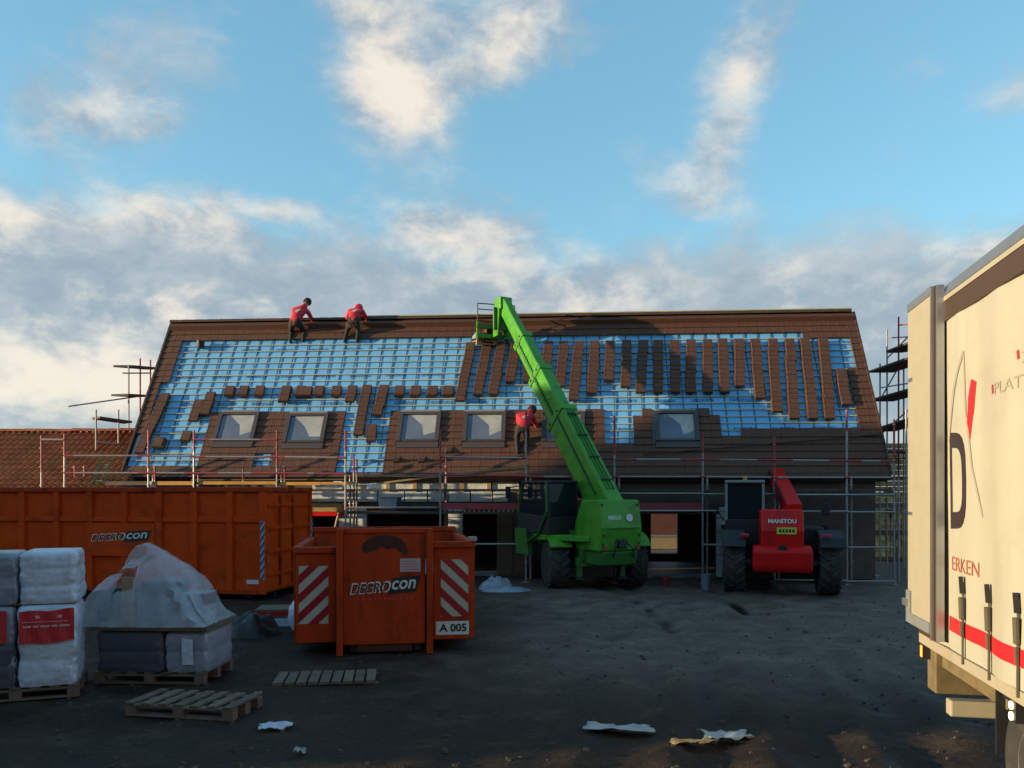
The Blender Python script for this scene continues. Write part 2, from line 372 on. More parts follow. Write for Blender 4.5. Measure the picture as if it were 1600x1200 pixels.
def ground_mat():
    m = bpy.data.materials.new('wet_mud'); m.use_nodes = True
    nt = m.node_tree; N = nt.nodes; L = nt.links; b = N['Principled BSDF']
    tc = N.new('ShaderNodeTexCoord')
    def noi(s, d, r, dist=0):
        n = N.new('ShaderNodeTexNoise'); n.inputs['Scale'].default_value = s; n.inputs['Detail'].default_value = d; n.inputs['Roughness'].default_value = r; n.inputs['Distortion'].default_value = dist
        L.new(tc.outputs['Object'], n.inputs['Vector']); return n.outputs[0]
    big = noi(.35, 5, .6, .4); mid = noi(1.6, 8, .65); fine = noi(14, 6, .7)
    def ramp(f, stops):
        r = N.new('ShaderNodeValToRGB'); L.new(f, r.inputs[0]); e = r.color_ramp.elements
        e[0].position, e[0].color = stops[0][0], stops[0][1] + (1,); e[1].position, e[1].color = stops[-1][0], stops[-1][1] + (1,)
        for p, c in stops[1:-1]:
            x = e.new(p); x.color = c + (1,)
        return r.outputs[0]
    c1 = ramp(mid, [(.32, (.012, .007, .0045)), (.5, (.026, .0165, .011)), (.68, (.060, .042, .029))])
    c2 = ramp(mid, [(.3, (.085, .058, .045)), (.5, (.145, .100, .080)), (.7, (.21, .155, .125))])
    mx = N.new('ShaderNodeMix'); mx.data_type = 'RGBA'
    mr = N.new('ShaderNodeMapRange'); L.new(big, mr.inputs[0]); mr.inputs[1].default_value = .42; mr.inputs[2].default_value = .6
    # the driven-over middle of the yard is compacted and paler than the churned mud by the goods
    sp = N.new('ShaderNodeSeparateXYZ'); L.new(tc.outputs['Object'], sp.inputs[0])
    def mt(op, a, b_, clamp=False):
        n_ = N.new('ShaderNodeMath'); n_.operation = op; n_.use_clamp = clamp
        for q, v_ in enumerate((a, b_)):
            if isinstance(v_, (int, float)): n_.inputs[q].default_value = v_
            else: L.new(v_, n_.inputs[q])
        return n_.outputs[0]
    reg = mt('MULTIPLY', mt('MULTIPLY', mt('ADD', sp.outputs[0], 2.2), .28, True), mt('MULTIPLY', mt('SUBTRACT', sp.outputs[1], 8.3), .3, True))
    mr.inputs[1].default_value = .35; mr.inputs[2].default_value = .62
    fac = mt('MULTIPLY', mt('ADD', mt('MULTIPLY', reg, .8), mt('MULTIPLY', mr.outputs[0], .45)), 1.0, True)
    fac = mt('MULTIPLY', fac, mt('ADD', reg, .25, True), True)
    L.new(fac, mx.inputs[0]); L.new(c1, mx.inputs[6]); L.new(c2, mx.inputs[7])
    mu = N.new('ShaderNodeMix'); mu.data_type = 'RGBA'; mu.blend_type = 'MULTIPLY'; mu.inputs[0].default_value = .8
    L.new(mx.outputs[2], mu.inputs[6]); L.new(ramp(fine, [(.3, (.55, .55, .55)), (.7, (1.3, 1.28, 1.25))]), mu.inputs[7])
    # water stands in the deepest ruts
    wet = N.new('ShaderNodeMapRange'); wet.interpolation_type = 'SMOOTHSTEP'; L.new(sp.outputs[2], wet.inputs[0]); wet.inputs[1].default_value = -.06; wet.inputs[2].default_value = -.11; wet.inputs[3].default_value = 0; wet.inputs[4].default_value = 1
    wm = N.new('ShaderNodeMix'); wm.data_type = 'RGBA'; L.new(wet.outputs[0], wm.inputs[0]); L.new(mu.outputs[2], wm.inputs[6]); wm.inputs[7].default_value = (.014, .010, .008, 1)
    L.new(wm.outputs[2], b.inputs['Base Color'])
    rr = N.new('ShaderNodeMapRange'); L.new(mid, rr.inputs[0]); rr.inputs[1].default_value = .36; rr.inputs[2].default_value = .6; rr.inputs[3].default_value = .5; rr.inputs[4].default_value = .95
    rw_ = N.new('ShaderNodeMix'); L.new(wet.outputs[0], rw_.inputs[0]); L.new(rr.outputs[0], rw_.inputs[2]); rw_.inputs[3].default_value = .22; L.new(rw_.outputs[0], b.inputs['Roughness']); b.inputs['Specular IOR Level'].default_value = .15
    ad = N.new('ShaderNodeMath'); ad.operation = 'MULTIPLY_ADD'; L.new(fine, ad.inputs[0]); ad.inputs[1].default_value = .35; L.new(mid, ad.inputs[2])
    bp = N.new('ShaderNodeBump'); bp.inputs['Strength'].default_value = .7; bp.inputs['Distance'].default_value = .08; L.new(ad.outputs[0], bp.inputs['Height']); L.new(bp.outputs[0], b.inputs['Normal'])
    return m
M['ground'] = ground_mat()

# ------------------------------------------------------------------ ground
def gh(x, y):
    n = mnoise.fractal(Vector((x * .55, y * .55, 3.1)), .9, 2.1, 4) * .035
    n += mnoise.noise(Vector((x * 3.1, y * 3.1, .4))) * .012 + mnoise.noise(Vector((x * 8, y * 8, 1.4))) * .006
    # wheel ruts sweeping from the lower right towards the green machine
    for c0, amp, ph, st in ((1.2, 1.6, .16, 1.0), (3.1, 1.6, .16, 1.0), (.3, 2.6, .11, .7), (2.1, 2.6, .11, .7), (-1.2, 4.0, .09, .6), (4.6, .6, .2, .6)):
        cx = c0 + amp * math.sin((y - 5) * ph)
        d = abs(x - cx); n -= st * (.045 * math.exp(-(d / .22) ** 2) - .03 * math.exp(-((d - .42) / .16) ** 2)) * (1 + .5 * mnoise.noise(Vector((x, y * .8, 9))))
        if d < .3: n += .012 * st * math.sin(y * 26 + (x - cx) * 12)
    return n - .02
def axis(segs):
    out = []
    for a, b, st in segs:
        k = max(1, round((b - a) / st)); out += [a + (b - a) * i / k for i in range(k)]
    return out + [segs[-1][1]]
gx = axis([(-900, -120, 260), (-120, -40, 20), (-40, -13, 3), (-13, -7, .35), (-7, 7, .11), (7, 14, .4), (14, 40, 4), (40, 120, 20), (120, 900, 260)])
gy = axis([(-700, -100, 200), (-100, -10, 15), (-10, 5, 1.5), (5, 14, .11), (14, 23, .22), (23, 40, 2), (40, 100, 12), (100, 1500, 280)])
gv = [(x, y, gh(x, y) if (-14 < x < 14 and 4 < y < 23) else -.02) for y in gy for x in gx]
nx = len(gx)
gf = [(j * nx + i, j * nx + i + 1, (j + 1) * nx + i + 1, (j + 1) * nx + i) for j in range(len(gy) - 1) for i in range(nx - 1)]
me = bpy.data.meshes.new('ground'); me.from_pydata(gv, [], gf); me.materials.append(M['ground']); me.shade_smooth()
ground = bpy.data.objects.new('ground', me); COL.objects.link(ground); ground['kind'] = 'structure'; ground['label'] = 'wet rutted mud of the building yard'; 

# ------------------------------------------------------------------ the farmhouse under re-roofing
PHI = R(4.3); BY = 22.5; ZE = 2.85
RUN, RISE = 2.9, 4.80
SL = math.hypot(RUN, RISE); ca, sa = RUN / SL, RISE / SL
BM = Matrix.Translation((0, BY, 0)) @ Matrix.Rotation(-PHI, 4, 'Z'); BI = BM.inverted()
def ray_local(px, py, q, n, inv=BI):
    o = inv @ Vector((0, 0, CH)); d = inv.to_3x3() @ Vector(((px - 800) / F, 1, (HZ - py) / F))
    q = Vector(q); n = Vector(n); t = (q - o).dot(n) / d.dot(n); return o + d * t
def roof(px, py):
    p = ray_local(px, py, (0, 0, ZE), (0, -sa, ca)); return p.x, p.y / ca
def wall(px, py, y=.35):
    p = ray_local(px, py, (0, y, 0), (0, 1, 0)); return p.x, p.z
def rp(x, s, up=0.0):
    """local point on the front roof slope: along x, s up the slope, 'up' off the surface"""
    return Vector((x, s * ca - up * sa, ZE + s * sa + up * ca))
def to_px(p):
    w = BM @ Vector(p); return 800 + w.x / w.y * F, HZ - (w.z - CH) / w.y * F
XL = (roof(179, 738)[0] + roof(275, 503)[0]) / 2 + .05; XR = (roof(1382, 740)[0] + roof(1342, 490)[0]) / 2
house = thing('farmhouse', 'long farmhouse being re-roofed, half brown tile and half bare blue membrane', 'building', (0, BY, 0), -PHI)

# --- walls (front wall split by its openings)
WY = .35; TH = .3
def wbox(name, px0, px1, z0, z1, m, y0=WY, y1=WY + TH, **k):
    x0 = wall(px0, 800, y0)[0]; x1 = wall(px1, 800, y0)[0]
    return MB().box(x0, x1, y0, y1, z0, z1).obj(name, m, house, **k)
ZL = 1.93
MB().box(XL + .25, XR - .25, WY, WY + TH, ZL, ZE + .25).obj('front_wall', M['walldark'], house)['label'] = 'dark brown wall band under the eaves'
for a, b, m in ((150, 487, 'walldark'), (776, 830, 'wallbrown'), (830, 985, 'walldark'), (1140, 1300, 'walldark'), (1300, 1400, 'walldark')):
    x1 = min(wall(b, 800)[0], XR - .25); x0 = max(wall(a, 800)[0], XL + .25)
    MB().box(x0, x1, WY + .002, WY + TH, 0, ZL - .002).obj('wall_pier', M[m], house)
# pale foil-faced boards: two courses under the eave and on the piers
rnd = random.Random(3)
for (ya, yb) in ((747, 765), (768, 784)):
    edges = [487, 520, 548, 605, 648, 690, 722, 768, 812] if ya < 760 else [487, 540, 590, 632, 668, 700, 735, 770, 794]
    for a, b in zip(edges, edges[1:]):
        x0, z0 = wall(a + 1, yb, WY - .06); x1, z1 = wall(b - 1, ya, WY - .06)
        dy = rnd.uniform(-.015, .015)
        MB().box(x0, x1, WY - .06 + dy, WY - .003, z0, z1).obj('foil_board', M['foil'], house, bevel=.006)
for px in (606, 648, 690, 722, 764):
    x0, z0 = wall(px - 3, 768, WY - .1); x1, z1 = wall(px + 3, 747, WY - .1)
    MB().box(x0, x1, WY - .1, WY - .012, z0, z1).obj('eave_block', M['timber'], house)
for a, b in ((530, 572), (701, 722), (1120, 1140)):
    x0 = wall(a, 800, WY - .05)[0]; x1 = wall(b, 800, WY - .05)[0]
    MB().box(x0, x1, WY, WY + TH, 0, ZL - .002).obj('wall_pier', M['walldark'], house)
    zz = [0.02, .62, 1.22, 1.62, ZL - .01]
    for z0, z1 in zip(zz, zz[1:]):
        MB().box(x0 - .01, x1 + .01, WY - .05 + rnd.uniform(-.01, .01), WY - .002, z0 + .008, z1 - .008).obj('foil_board', M['foil'], house, bevel=.005)
# lintels over the openings
for a, b, m in ((485, 531, 'timber'), (575, 700, 'oldwood'), (724, 775, 'oldwood'), (986, 1119, 'oldwood')):
    x0 = wall(a, 800)[0]; x1 = wall(b, 800)[0]
    MB().box(x0 + .02, x1 - .02, WY - .03, WY - .004, ZL - .09, ZL + .09).obj('lintel', M[m], house)
for z0, z1, m in ((1.78, 2.0, 'timber'), (1.66, 1.77, 'mred')):
    x0 = wall(486, 800, .1)[0]; x1 = wall(534, 800, .1)[0]
    MB().box(x0, x1, .12, .30, z0, z1).obj('lintel_board', M[m], house)
# brown double door panels on the lit pier
x0, x1 = wall(777, 800)[0], wall(829, 800)[0]
for k in range(2):
    a = x0 + (x1 - x0) * (.03 + .47 * k + (.02 if k else 0)); b = a + (x1 - x0) * .44
    MB().box(a, b, WY - .03, WY - .002, .05, 1.72).obj('board_panel', M['tan'] if k < 0 else M['wallbrown'], house, bevel=.008)
# gables, back wall with an opening, floor slab
DEP = 2 * RUN
bx0, bx1 = wall(1016, 800, DEP - .4)[0], wall(1058, 800, DEP - .4)[0]
for a, b, z0, z1 in ((XL + .25, bx0, 0, ZE), (bx1, XR - .25, 0, ZE), (bx0, bx1, 2.05, ZE), (bx0, bx1, 0, .3)):
    MB().box(a, b, DEP - .65, DEP - .35, z0, z1).obj('back_wall', M['walldark'], house)
for x in (XL + .25, XR - .55):
    y0, y1 = WY + TH + .002, DEP - .652
    poly = [(x, y0, 0), (x, y1, 0), (x, y1, ZE), (x, RUN, ZE + (RUN - .8) * RISE / RUN), (x, y0, ZE)]
    MB().prism(poly, (.3, 0, 0)).obj('gable_wall', M['oldbrick'], house)
MB().box(XL, XR, WY + TH, DEP - .66, -.05, .06).obj('floor_slab', M['grey'], house)
MB().box(XL + .6, XR - .6, WY + TH + .01, DEP - .66, ZE - .12, ZE - .02).obj('upper_floor', M['oldwood'], house)

# --- roof body, membrane sheets, battens
def slope_slab(x0, x1, s0, s1, u0, u1, front=True):
    ps = [rp(x0, s0, u0), rp(x1, s0, u0), rp(x1, s1, u0), rp(x0, s1, u0), rp(x0, s0, u1), rp(x1, s0, u1), rp(x1, s1, u1), rp(x0, s1, u1)]
    if not front: ps = [Vector((p.x, 2 * RUN - p.y, p.z)) for p in ps]
    return ps
MB().hexa(slope_slab(XL + .02, XR - .02, -.12, SL, -.30, -.09)).obj('roof_deck', M['oldwood'], house)
MB().hexa(slope_slab(XL + .02, XR - .02, -.12, SL, -.30, -.05, False)).obj('rear_roof', M['tile'], house)
ns = 4
for k in range(ns):
    s0 = .05 + (SL - .1) / ns * k; s1 = s0 + (SL - .1) / ns + .1
    nseg = 90; mb = MB(); vs = []; fs = []
    for i in range(nseg + 1):
        x = XL + .06 + (XR - XL - .12) * i / nseg
        for j in range(7):
            s = s0 + (s1 - s0) * j / 6
            wv = .012 * mnoise.noise(Vector((x * 2.2, s * 3, k))) - .012 * (1 - abs((i % 2) * 2 - 1)) * 0
            vs.append(rp(x, min(s, SL - .02), -.062 - .006 * k * 0 + (.012 if j == 0 else 0) + wv - .008 * j / 6))
    for i in range(nseg):
        for j in range(6): fs.append((i * 7 + j, (i + 1) * 7 + j, (i + 1) * 7 + j + 1, i * 7 + j + 1))
    mb.add(vs, fs); o = mb.obj('membrane_sheet', M['membrane'], house); o.data.shade_smooth()
    uv = o.data.uv_layers.new(name='UVMap')
    for lp in o.data.loops:
        co = o.data.vertices[lp.vertex_index].co; uv.data[lp.index].uv = (co.x + k * .37, co.y / ca)
NR = 24; GA = SL / NR
cb_me = MB().hexa(slope_slab(-.011, .011, .02, SL - .05, -.056, -.042)).mesh('counter_batten', M['counter'])
x = XL + .3
while x < XR - .1:
    inst('counter_batten', cb_me, house, loc=(x, 0, 0)); x += .385
for r in range(1, NR + 1):
    s = r * GA - .02
    bow = [rnd.uniform(-.004, .004) for _ in range(2)]
    MB().hexa(slope_slab(XL + .1, XR - .1, s - .014 + bow[0], s + .014 + bow[0], -.041, -.024)).obj('batten', M['batten'], house)
# fascia and gutter at the eave
MB().hexa(slope_slab(XL, XR, -.14, -.06, -.16, .02)).obj('eave_board', M['ridge'], house)

# --- which cells already carry tiles (outlines measured on the slope)
def inpoly(x, y, P_):
    c = False; j = len(P_) - 1
    for i in range(len(P_)):
        xi, yi = P_[i]; xj, yj = P_[j]
        if (yi > y) != (yj > y) and x < (xj - xi) * (y - yi) / (yj - yi) + xi: c = not c
        j = i
    return c
def rs(pts): return [roof(*p) for p in pts]
OPEN = [rs([(286, 533), (800, 528), (1320, 522), (1330, 570), (1338, 620), (1346, 668), (1152, 668), (1150, 680), (1123, 680), (1118, 650), (1096, 637), (1000, 637), (996, 650), (996, 690), (948, 690), (952, 660), (940, 639),
            (608, 640), (600, 690), (592, 735), (526, 735), (534, 690), (541, 641), (334, 642), (322, 680), (304, 733), (188, 735), (238, 640)]),
        rs([(406, 705), (431, 705), (428, 733), (398, 733)])]
SKY = [(370, 668), (478, 670), (655, 668), (757, 668), (880, 668), (1057, 667)]     # roof windows
SKW = []
for i, (px, py) in enumerate(SKY):
    x, s = roof(px, py); SKW.append((x, s))
TW = .262; NC = int((XR - XL) / TW); TW = (XR - XL) / NC
def tile_mesh(name, m, w, l, t):
    mb = MB()
    # flat interlocking tile: slab with a raised side roll and a rounded nose
    mb.add([(-w / 2, 0, 0), (w / 2, 0, 0), (w / 2, l, -.012), (-w / 2, l, -.012), (-w / 2, 0, t), (w / 2, 0, t * .9), (w / 2, l, t - .012), (-w / 2, l, t - .012)], MB.BF)
    mb.add([(-w / 2, .002, t), (-w / 2 + .04, .002, t), (-w / 2 + .04, l, t - .012), (-w / 2, l, t - .012), (-w / 2 + .006, .004, t + .003), (-w / 2 + .034, .004, t + .003), (-w / 2 + .034, l, t - .009), (-w / 2 + .006, l, t - .009)], MB.BF)
    return mb.mesh(name, m)
tile_me = tile_mesh('tile', M['tile'], TW - .002, GA + .07, .019)
ROT = Matrix((( 1, 0, 0), (0, ca, -sa), (0, sa, ca))).to_4x4()
def roof_mx(x, s, up, tilt=0.0, yaw=0.0):
    return Matrix.Translation(rp(x, s, up)) @ ROT @ Matrix.Rotation(tilt, 4, 'X') @ Matrix.Rotation(yaw, 4, 'Z')
cells = []
for r in range(NR):
    for c in range(NC):
        x = XL + (c + .5) * TW; s = r * GA - .05
        xm, sm = x, s + GA * .6
        if any(inpoly(xm, sm, P_) for P_ in OPEN): continue
        if any(abs(xm - wx) < .52 and abs(sm - ws) < .50 for wx, ws in SKW): continue
        px, py = to_px(rp(xm, sm))
        cells.append((x, s, math.hypot(px - 500, (py - 660) * 2.0)))
cells.sort(key=lambda c: c[2])
rest = MB()
for i, (x, s, _) in enumerate(cells):
    mx = roof_mx(x + rnd.uniform(-.002, .002), s + rnd.uniform(-.004, .004), .004 + rnd.uniform(0, .004), R(-4.2) * -1 * -1, rnd.uniform(-.006, .006))
    if i < 300: inst('tile', tile_me, house, mx)
    else: rest.add([mx @ v.co for v in tile_me.vertices], [tuple(p.vertices) for p in tile_me.polygons])
o = rest.obj('tile_field', M['tile'], house); o['kind'] = 'stuff'; o['label'] = 'laid brown roof tiles over the rest of the slope'
# verge edge tiles and ridge tiles, one by one
vm = MB().hexa([(-.02, 0, -.12), (.035, 0, -.12), (.035, GA + .05, -.13), (-.02, GA + .05, -.13), (-.02, 0, .045), (.035, 0, .045), (.035, GA + .05, .03), (-.02, GA + .05, .03)]).mesh('verge_tile', M['ridge'])
for r in range(NR):
    for x in (XL - .02, XR + .005): inst('verge_tile', vm, house, roof_mx(x, r * GA - .05, .002))
rd = MB(); n = 8
prof = [(math.cos(math.pi * k / n) * .13, math.sin(math.pi * k / n) * .10) for k in range(n + 1)]
vs = [(0, a, b) for a, b in prof] + [(.43, a * .92, b * .92) for a, b in prof]
rd.add(vs, [(k, k + 1, n + 2 + k, n + 1 + k) for k in range(n)] + [tuple(range(n, -1, -1)), tuple(range(n + 1, 2 * n + 2))])
rme = rd.mesh('ridge_tile', M['ridge'])
x = XL - .02
while x < XR - .2:
    inst('ridge_tile', rme, house, Matrix.Translation((x, RUN, ZE + RISE - .0)) @ Matrix.Rotation(rnd.uniform(-.006, .006), 4, 'Y')); x += .40
MB().box(XL + 6, XR - .05, RUN - .05, RUN + .02, ZE + RISE + .095, ZE + RISE + .125).obj('ridge_batten', M['batten'], house)
# --- roof windows
for i, (wx, ws) in enumerate(SKW):
    hw, hs = .53, .50
    w = MB()
    mx = roof_mx(wx, ws, 0)
    def fr(x0, x1, y0, y1, z0, z1): return [mx @ Vector(p) for p in ((x0, y0, z0), (x1, y0, z0), (x1, y1, z0), (x0, y1, z0), (x0, y0, z1), (x1, y0, z1), (x1, y1, z1), (x0, y1, z1))]
    w.hexa(fr(-hw - .07, -hw + .05, -hs, hs, -.1, .085)); w.hexa(fr(hw - .05, hw + .07, -hs, hs, -.1, .085))
    w.hexa(fr(-hw + .051, hw - .051, hs - .09, hs, -.1, .088)); w.hexa(fr(-hw + .051, hw - .051, -hs, -hs + .07, -.1, .07))
    win = w.obj('roof_window', M['wframe'], house, bevel=.006)
    MB().hexa(fr(-hw + .052, hw - .052, -hs + .071, hs - .091, .03, .045)).obj('pane', M['window'], win)
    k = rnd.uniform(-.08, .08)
    MB().add([mx @ Vector((a, b, .0465)) for a, b in ((-.30 + k, hs - .10), (hw - .06, hs - .10), (hw - .06, -.22 + k), (.16, -.30), (.05 + k, .05))], [(0, 1, 2, 3, 4)]).obj('painted_glare', M['paneglare'], win)  # light reflection painted as a pale polygon over the pane's upper right
    MB().hexa(fr(-hw - .06, hw + .06, -hs - .2, -hs - .003, -.02, .04)).obj('flashing', M['wframe'], win)
    MB().hexa(fr(-hw - .02, hw + .02, hs + .003, hs + .07, -.02, .075)).obj('hood', M['wframel'], win)
# small vents / missing tile pockets low on the slope
for px, py in ((620, 719), (659, 719), (702, 704)):
    x, s = roof(px, py)
    MB().hexa([roof_mx(x, s, 0) @ Vector(p) for p in ((-.11, -.1, 0), (.11, -.1, 0), (.11, .12, 0), (-.11, .12, 0), (-.07, -.09, .1), (.07, -.09, .1), (.1, .12, .02), (-.1, .12, .02))]).obj('roof_vent', M['ridge'], house)

# --- loose tiles laid out in strips on the battens, waiting to be set
LONG = [((736, 538), (719, 629)), ((760, 538), (747, 619)), ((785, 537), (771, 619)), ((806, 537), (797, 599)), ((831, 537), (825, 599)), ((856, 536), (850, 600)), ((881, 536), (875, 607)),
        ((904, 536), (896, 628)), ((929, 535), (925, 617)), ((952, 535), (951, 597)), ((980, 534), (977, 607)), ((1004, 534), (1001, 616)), ((1029, 534), (1028, 616)), ((1054, 534), (1055, 616)),
        ((1079, 533), (1079, 616)), ((1105, 533), (1106, 616)), ((1129, 532), (1132, 616)), ((1154, 532), (1156, 606)), ((1180, 532), (1187, 625)), ((1205, 532), (1214, 646)), ((1231, 532), (1241, 657)),
        ((1257, 531), (1270, 657)), ((1284, 531), (1296, 657))]
lt_me = tile_mesh('tile', M['tile'], .265, .33, .10)
def strip(name, label, group, a, b, step=.17):
    (x0, s0), (x1, s1) = roof(*b), roof(*a)
    t = thing(name, label, 'roof tiles', BM @ rp(x0, s0, .0), -PHI, group)
    n = max(1, round((s1 - s0 - .3) / step)) if s1 - s0 > .45 else 1
    jog = rnd.uniform(-.03, .03); jk = rnd.randint(1, max(1, n - 1))
    inv = Matrix.Translation(-rp(x0, s0, .0))
    for k in range(n + 1):
        f = k / max(1, n); s = s0 + (s1 - s0 - .33) * f; x = x0 + (x1 - x0) * f + (jog if k >= jk else 0) + rnd.uniform(-.006, .006)
        inst('tile', lt_me, t, inv @ roof_mx(x, max(s, s0), .012 + rnd.uniform(0, .008) + (.02 if n == 1 and k else 0), R(-3.5), rnd.uniform(-.02, .02)))
    return t
for i, (a, b) in enumerate(LONG):
    nm = 'long loose tile strip on the right half of the roof, ' + (ORD(i + 1) + ' from the left' if i < 12 else (ORD(23 - i) + ' from the right' if i < 22 else 'rightmost'))
    strip('tile_strip', nm, 'long strips of loose tiles on the right of the roof', a, b)
strip('tile_strip', 'short loose tile strip right of all long strips, near the right verge', 'long strips of loose tiles on the right of the roof', (1314, 579), (1322, 635))
MID = [((259, 617), (219, 710), 'longest slanting strip of loose tiles near the left verge'), ((312, 627), (303, 660), 'lower of two touching tile strips left of the leftmost roof window'),
       ((332, 615), (321, 650), 'upper of two touching tile strips above left of the leftmost roof window'), ((252, 686), (250, 702), 'single pair of loose tiles low on the roof beside the long left strip'),
       ((294, 677), (290, 692), 'pair of loose tiles just left of the leftmost window block'), ((551, 605), (547, 630), 'medium tile strip left of the two long strips between window blocks'),
       ((575, 604), (560, 682), 'longer of two loose tile strips in the blue gap between window blocks'), ((600, 604), (590, 651), 'shorter right strip of loose tiles above the second window block'),
       ((582, 665), (580, 692), 'loose tiles low in the blue gap beside the third roof window')]
for a, b, l in MID: strip('tile_strip', l, 'loose tiles on the left half of the roof', a, b)
SM = [360, 382, 407, 449, 470, 481, 501, 527, 626, 650, 676, 700]
for i, px in enumerate(SM):
    top = 606 if i != 5 else 608
    strip('tile_pair', 'small pair of loose tiles in the mid-roof row, %s' % (ORD(i + 1) + ' from the left' if i < 8 else ORD(12 - i) + ' left of the long strips'), 'small tile pairs in a row across the roof', (px + 1, top), (px - 2, 621))
strip('tile_pair', 'loose tile lying askew just below the small row above the second roof window', 'small tile pairs in a row across the roof', (446, 621), (442, 630))
# a dark tub left near the top left of the membrane, and a crumpled scrap by the left worker
x, s = roof(314, 545)
t = tag(MB().lathe([(.085, 0), (.10, .02), (.115, .20), (.125, .205), (.125, .225), (.10, .225), (.095, .05)], BM @ rp(x, s, .02), (0, 0, 1), 14).obj('tub', M['dark'], smooth=True), 'small dark tub standing on the top left battens', 'tub')
# rope hung across the lower right of the roof
(ax, as_), (bx_, bs) = roof(1372, 681), roof(1005, 712)
pts = [BM @ (rp(ax, as_, .06).lerp(rp(bx_, bs, .06), k / 10) - Vector((0, 0, .10 * math.sin(math.pi * k / 10) * 0))) for k in range(11)]
tag(MB().path(pts, .016, 6).obj('rope', M['dark']), 'thin dark rope slanting across the shaded lower right of the roof', 'rope')

# ------------------------------------------------------------------ scaffolds
scaf = thing('scaffold', 'red and galvanised tube scaffold along the whole front eave', 'scaffold', (0, BY, 0), -PHI)
YO, YIN = -.95, -.28
def sx(px, y=YO): return wall(px, 740, y)[0]
def standard(px, top, bot, y=YO, redtop=.9, par=scaf, mats=None):
    x = sx(px, y); z1 = wall(px, top, y)[1]; z0 = 0.0 if bot is None else wall(px, bot, y)[1]
    mb = MB(); zr = max(z0, z1 - redtop)
    mb.tube((x, y, z0), (x, y, zr), .027, 8, 0); mb.tube((x, y, zr + .001), (x, y, z1), .027, 8, 1)
    for k in range(int(z0 * 2) + 1, int(z1 * 2) + 1): mb.lathe([(.028, 0), (.055, .002), (.055, .012), (.028, .014)], (x, y, k * .5), (0, 0, 1), 8, 0)
    return mb.obj('standard', [M['galv'], M['scafred']], par, smooth=True)
def rail(a, b, y=YO, red=.22, par=scaf, r=.026, name='guard_rail'):
    (x0, z0), (x1, z1) = wall(a[0], a[1], y), wall(b[0], b[1], y)
    A = Vector((x0, y - .03, z0)); B = Vector((x1, y - .03, z1)); mb = MB()
    if red <= 0 or red >= .5: mb.tube(A, B, r, 7, 1 if red >= .5 else 0)
    else:
        mb.tube(A, A.lerp(B, red), r, 7, 1); mb.tube(A.lerp(B, red), A.lerp(B, 1 - red), r * .99, 7, 0); mb.tube(A.lerp(B, 1 - red), B, r, 7, 1)
    return mb.obj(name, [M['galv'], M['scafred']], par, smooth=True)
POSTS = [(65, 680), (101, 678), (232, 673), (303, 672), (433, 672), (540, 672), (688, 672), (822, 642), (960, 650), (1098, 675), (1210, 682), (1323, 640), (1397, 655)]
for i, (px, top) in enumerate(POSTS): standard(px, top, None, redtop=.55 if i % 2 else 1.0)
for px, top, bot in ((117, 727, 770), (132, 727, 770), (553, 715, 835), (557.5, 717, None), (697, 715, None), (170 + 72, 728, 762), (380, 728, 762), (445, 728, 762)): standard(px, top, bot, y=YIN, redtop=.4)
for px, _ in POSTS[2:]: standard(px + 7, 742, None, y=YIN, redtop=.1)
rails = [((65, 687), (101, 687), .0), ((101, 712), (232, 712), .12), ((101, 739), (232, 739), .12), ((232, 712), (303, 713), .1), ((303, 687), (433, 687), .2), ((303, 714), (433, 714), .15), ((303, 739), (433, 739), .3),
         ((433, 714), (540, 715), .12), ((433, 739), (540, 740), .45), ((232, 739), (303, 739), .2), ((688, 714), (822, 716), .05), ((688, 742), (822, 744), .5), ((960, 718), (1098, 718), .25), ((1098, 718), (1210, 719), .25), ((1210, 719), (1323, 720), .25),
         ((1323, 720), (1397, 721), .3), ((822, 745), (960, 745), .2), ((960, 745), (1098, 745), .05), ((1098, 745), (1210, 746), .05), ((1210, 746), (1323, 746), .05), ((1323, 746), (1397, 746), .05),
         ((960, 771), (1098, 771), 0), ((1098, 772), (1210, 772), 0), ((1210, 773), (1323, 773), 0), ((1323, 773), (1397, 773), 0), ((1323, 800), (1397, 800), 0), ((1323, 855), (1397, 855), 0), ((1098, 851), (1210, 851), 0),
         ((540, 793), (688, 793), .04), ((822, 797), (960, 797), 0), ((1098, 798), (1210, 798), 0), ((1210, 799), (1323, 799), 0), ((688, 850), (822, 850), 0), ((1210, 906), (1323, 907), 0), ((1323, 908), (1397, 908), 0), ((960, 798), (1098, 798), 0)]
for a, b, rd_ in rails: rail(a, b, red=rd_, name='ledger' if a[1] > 765 else 'guard_rail')
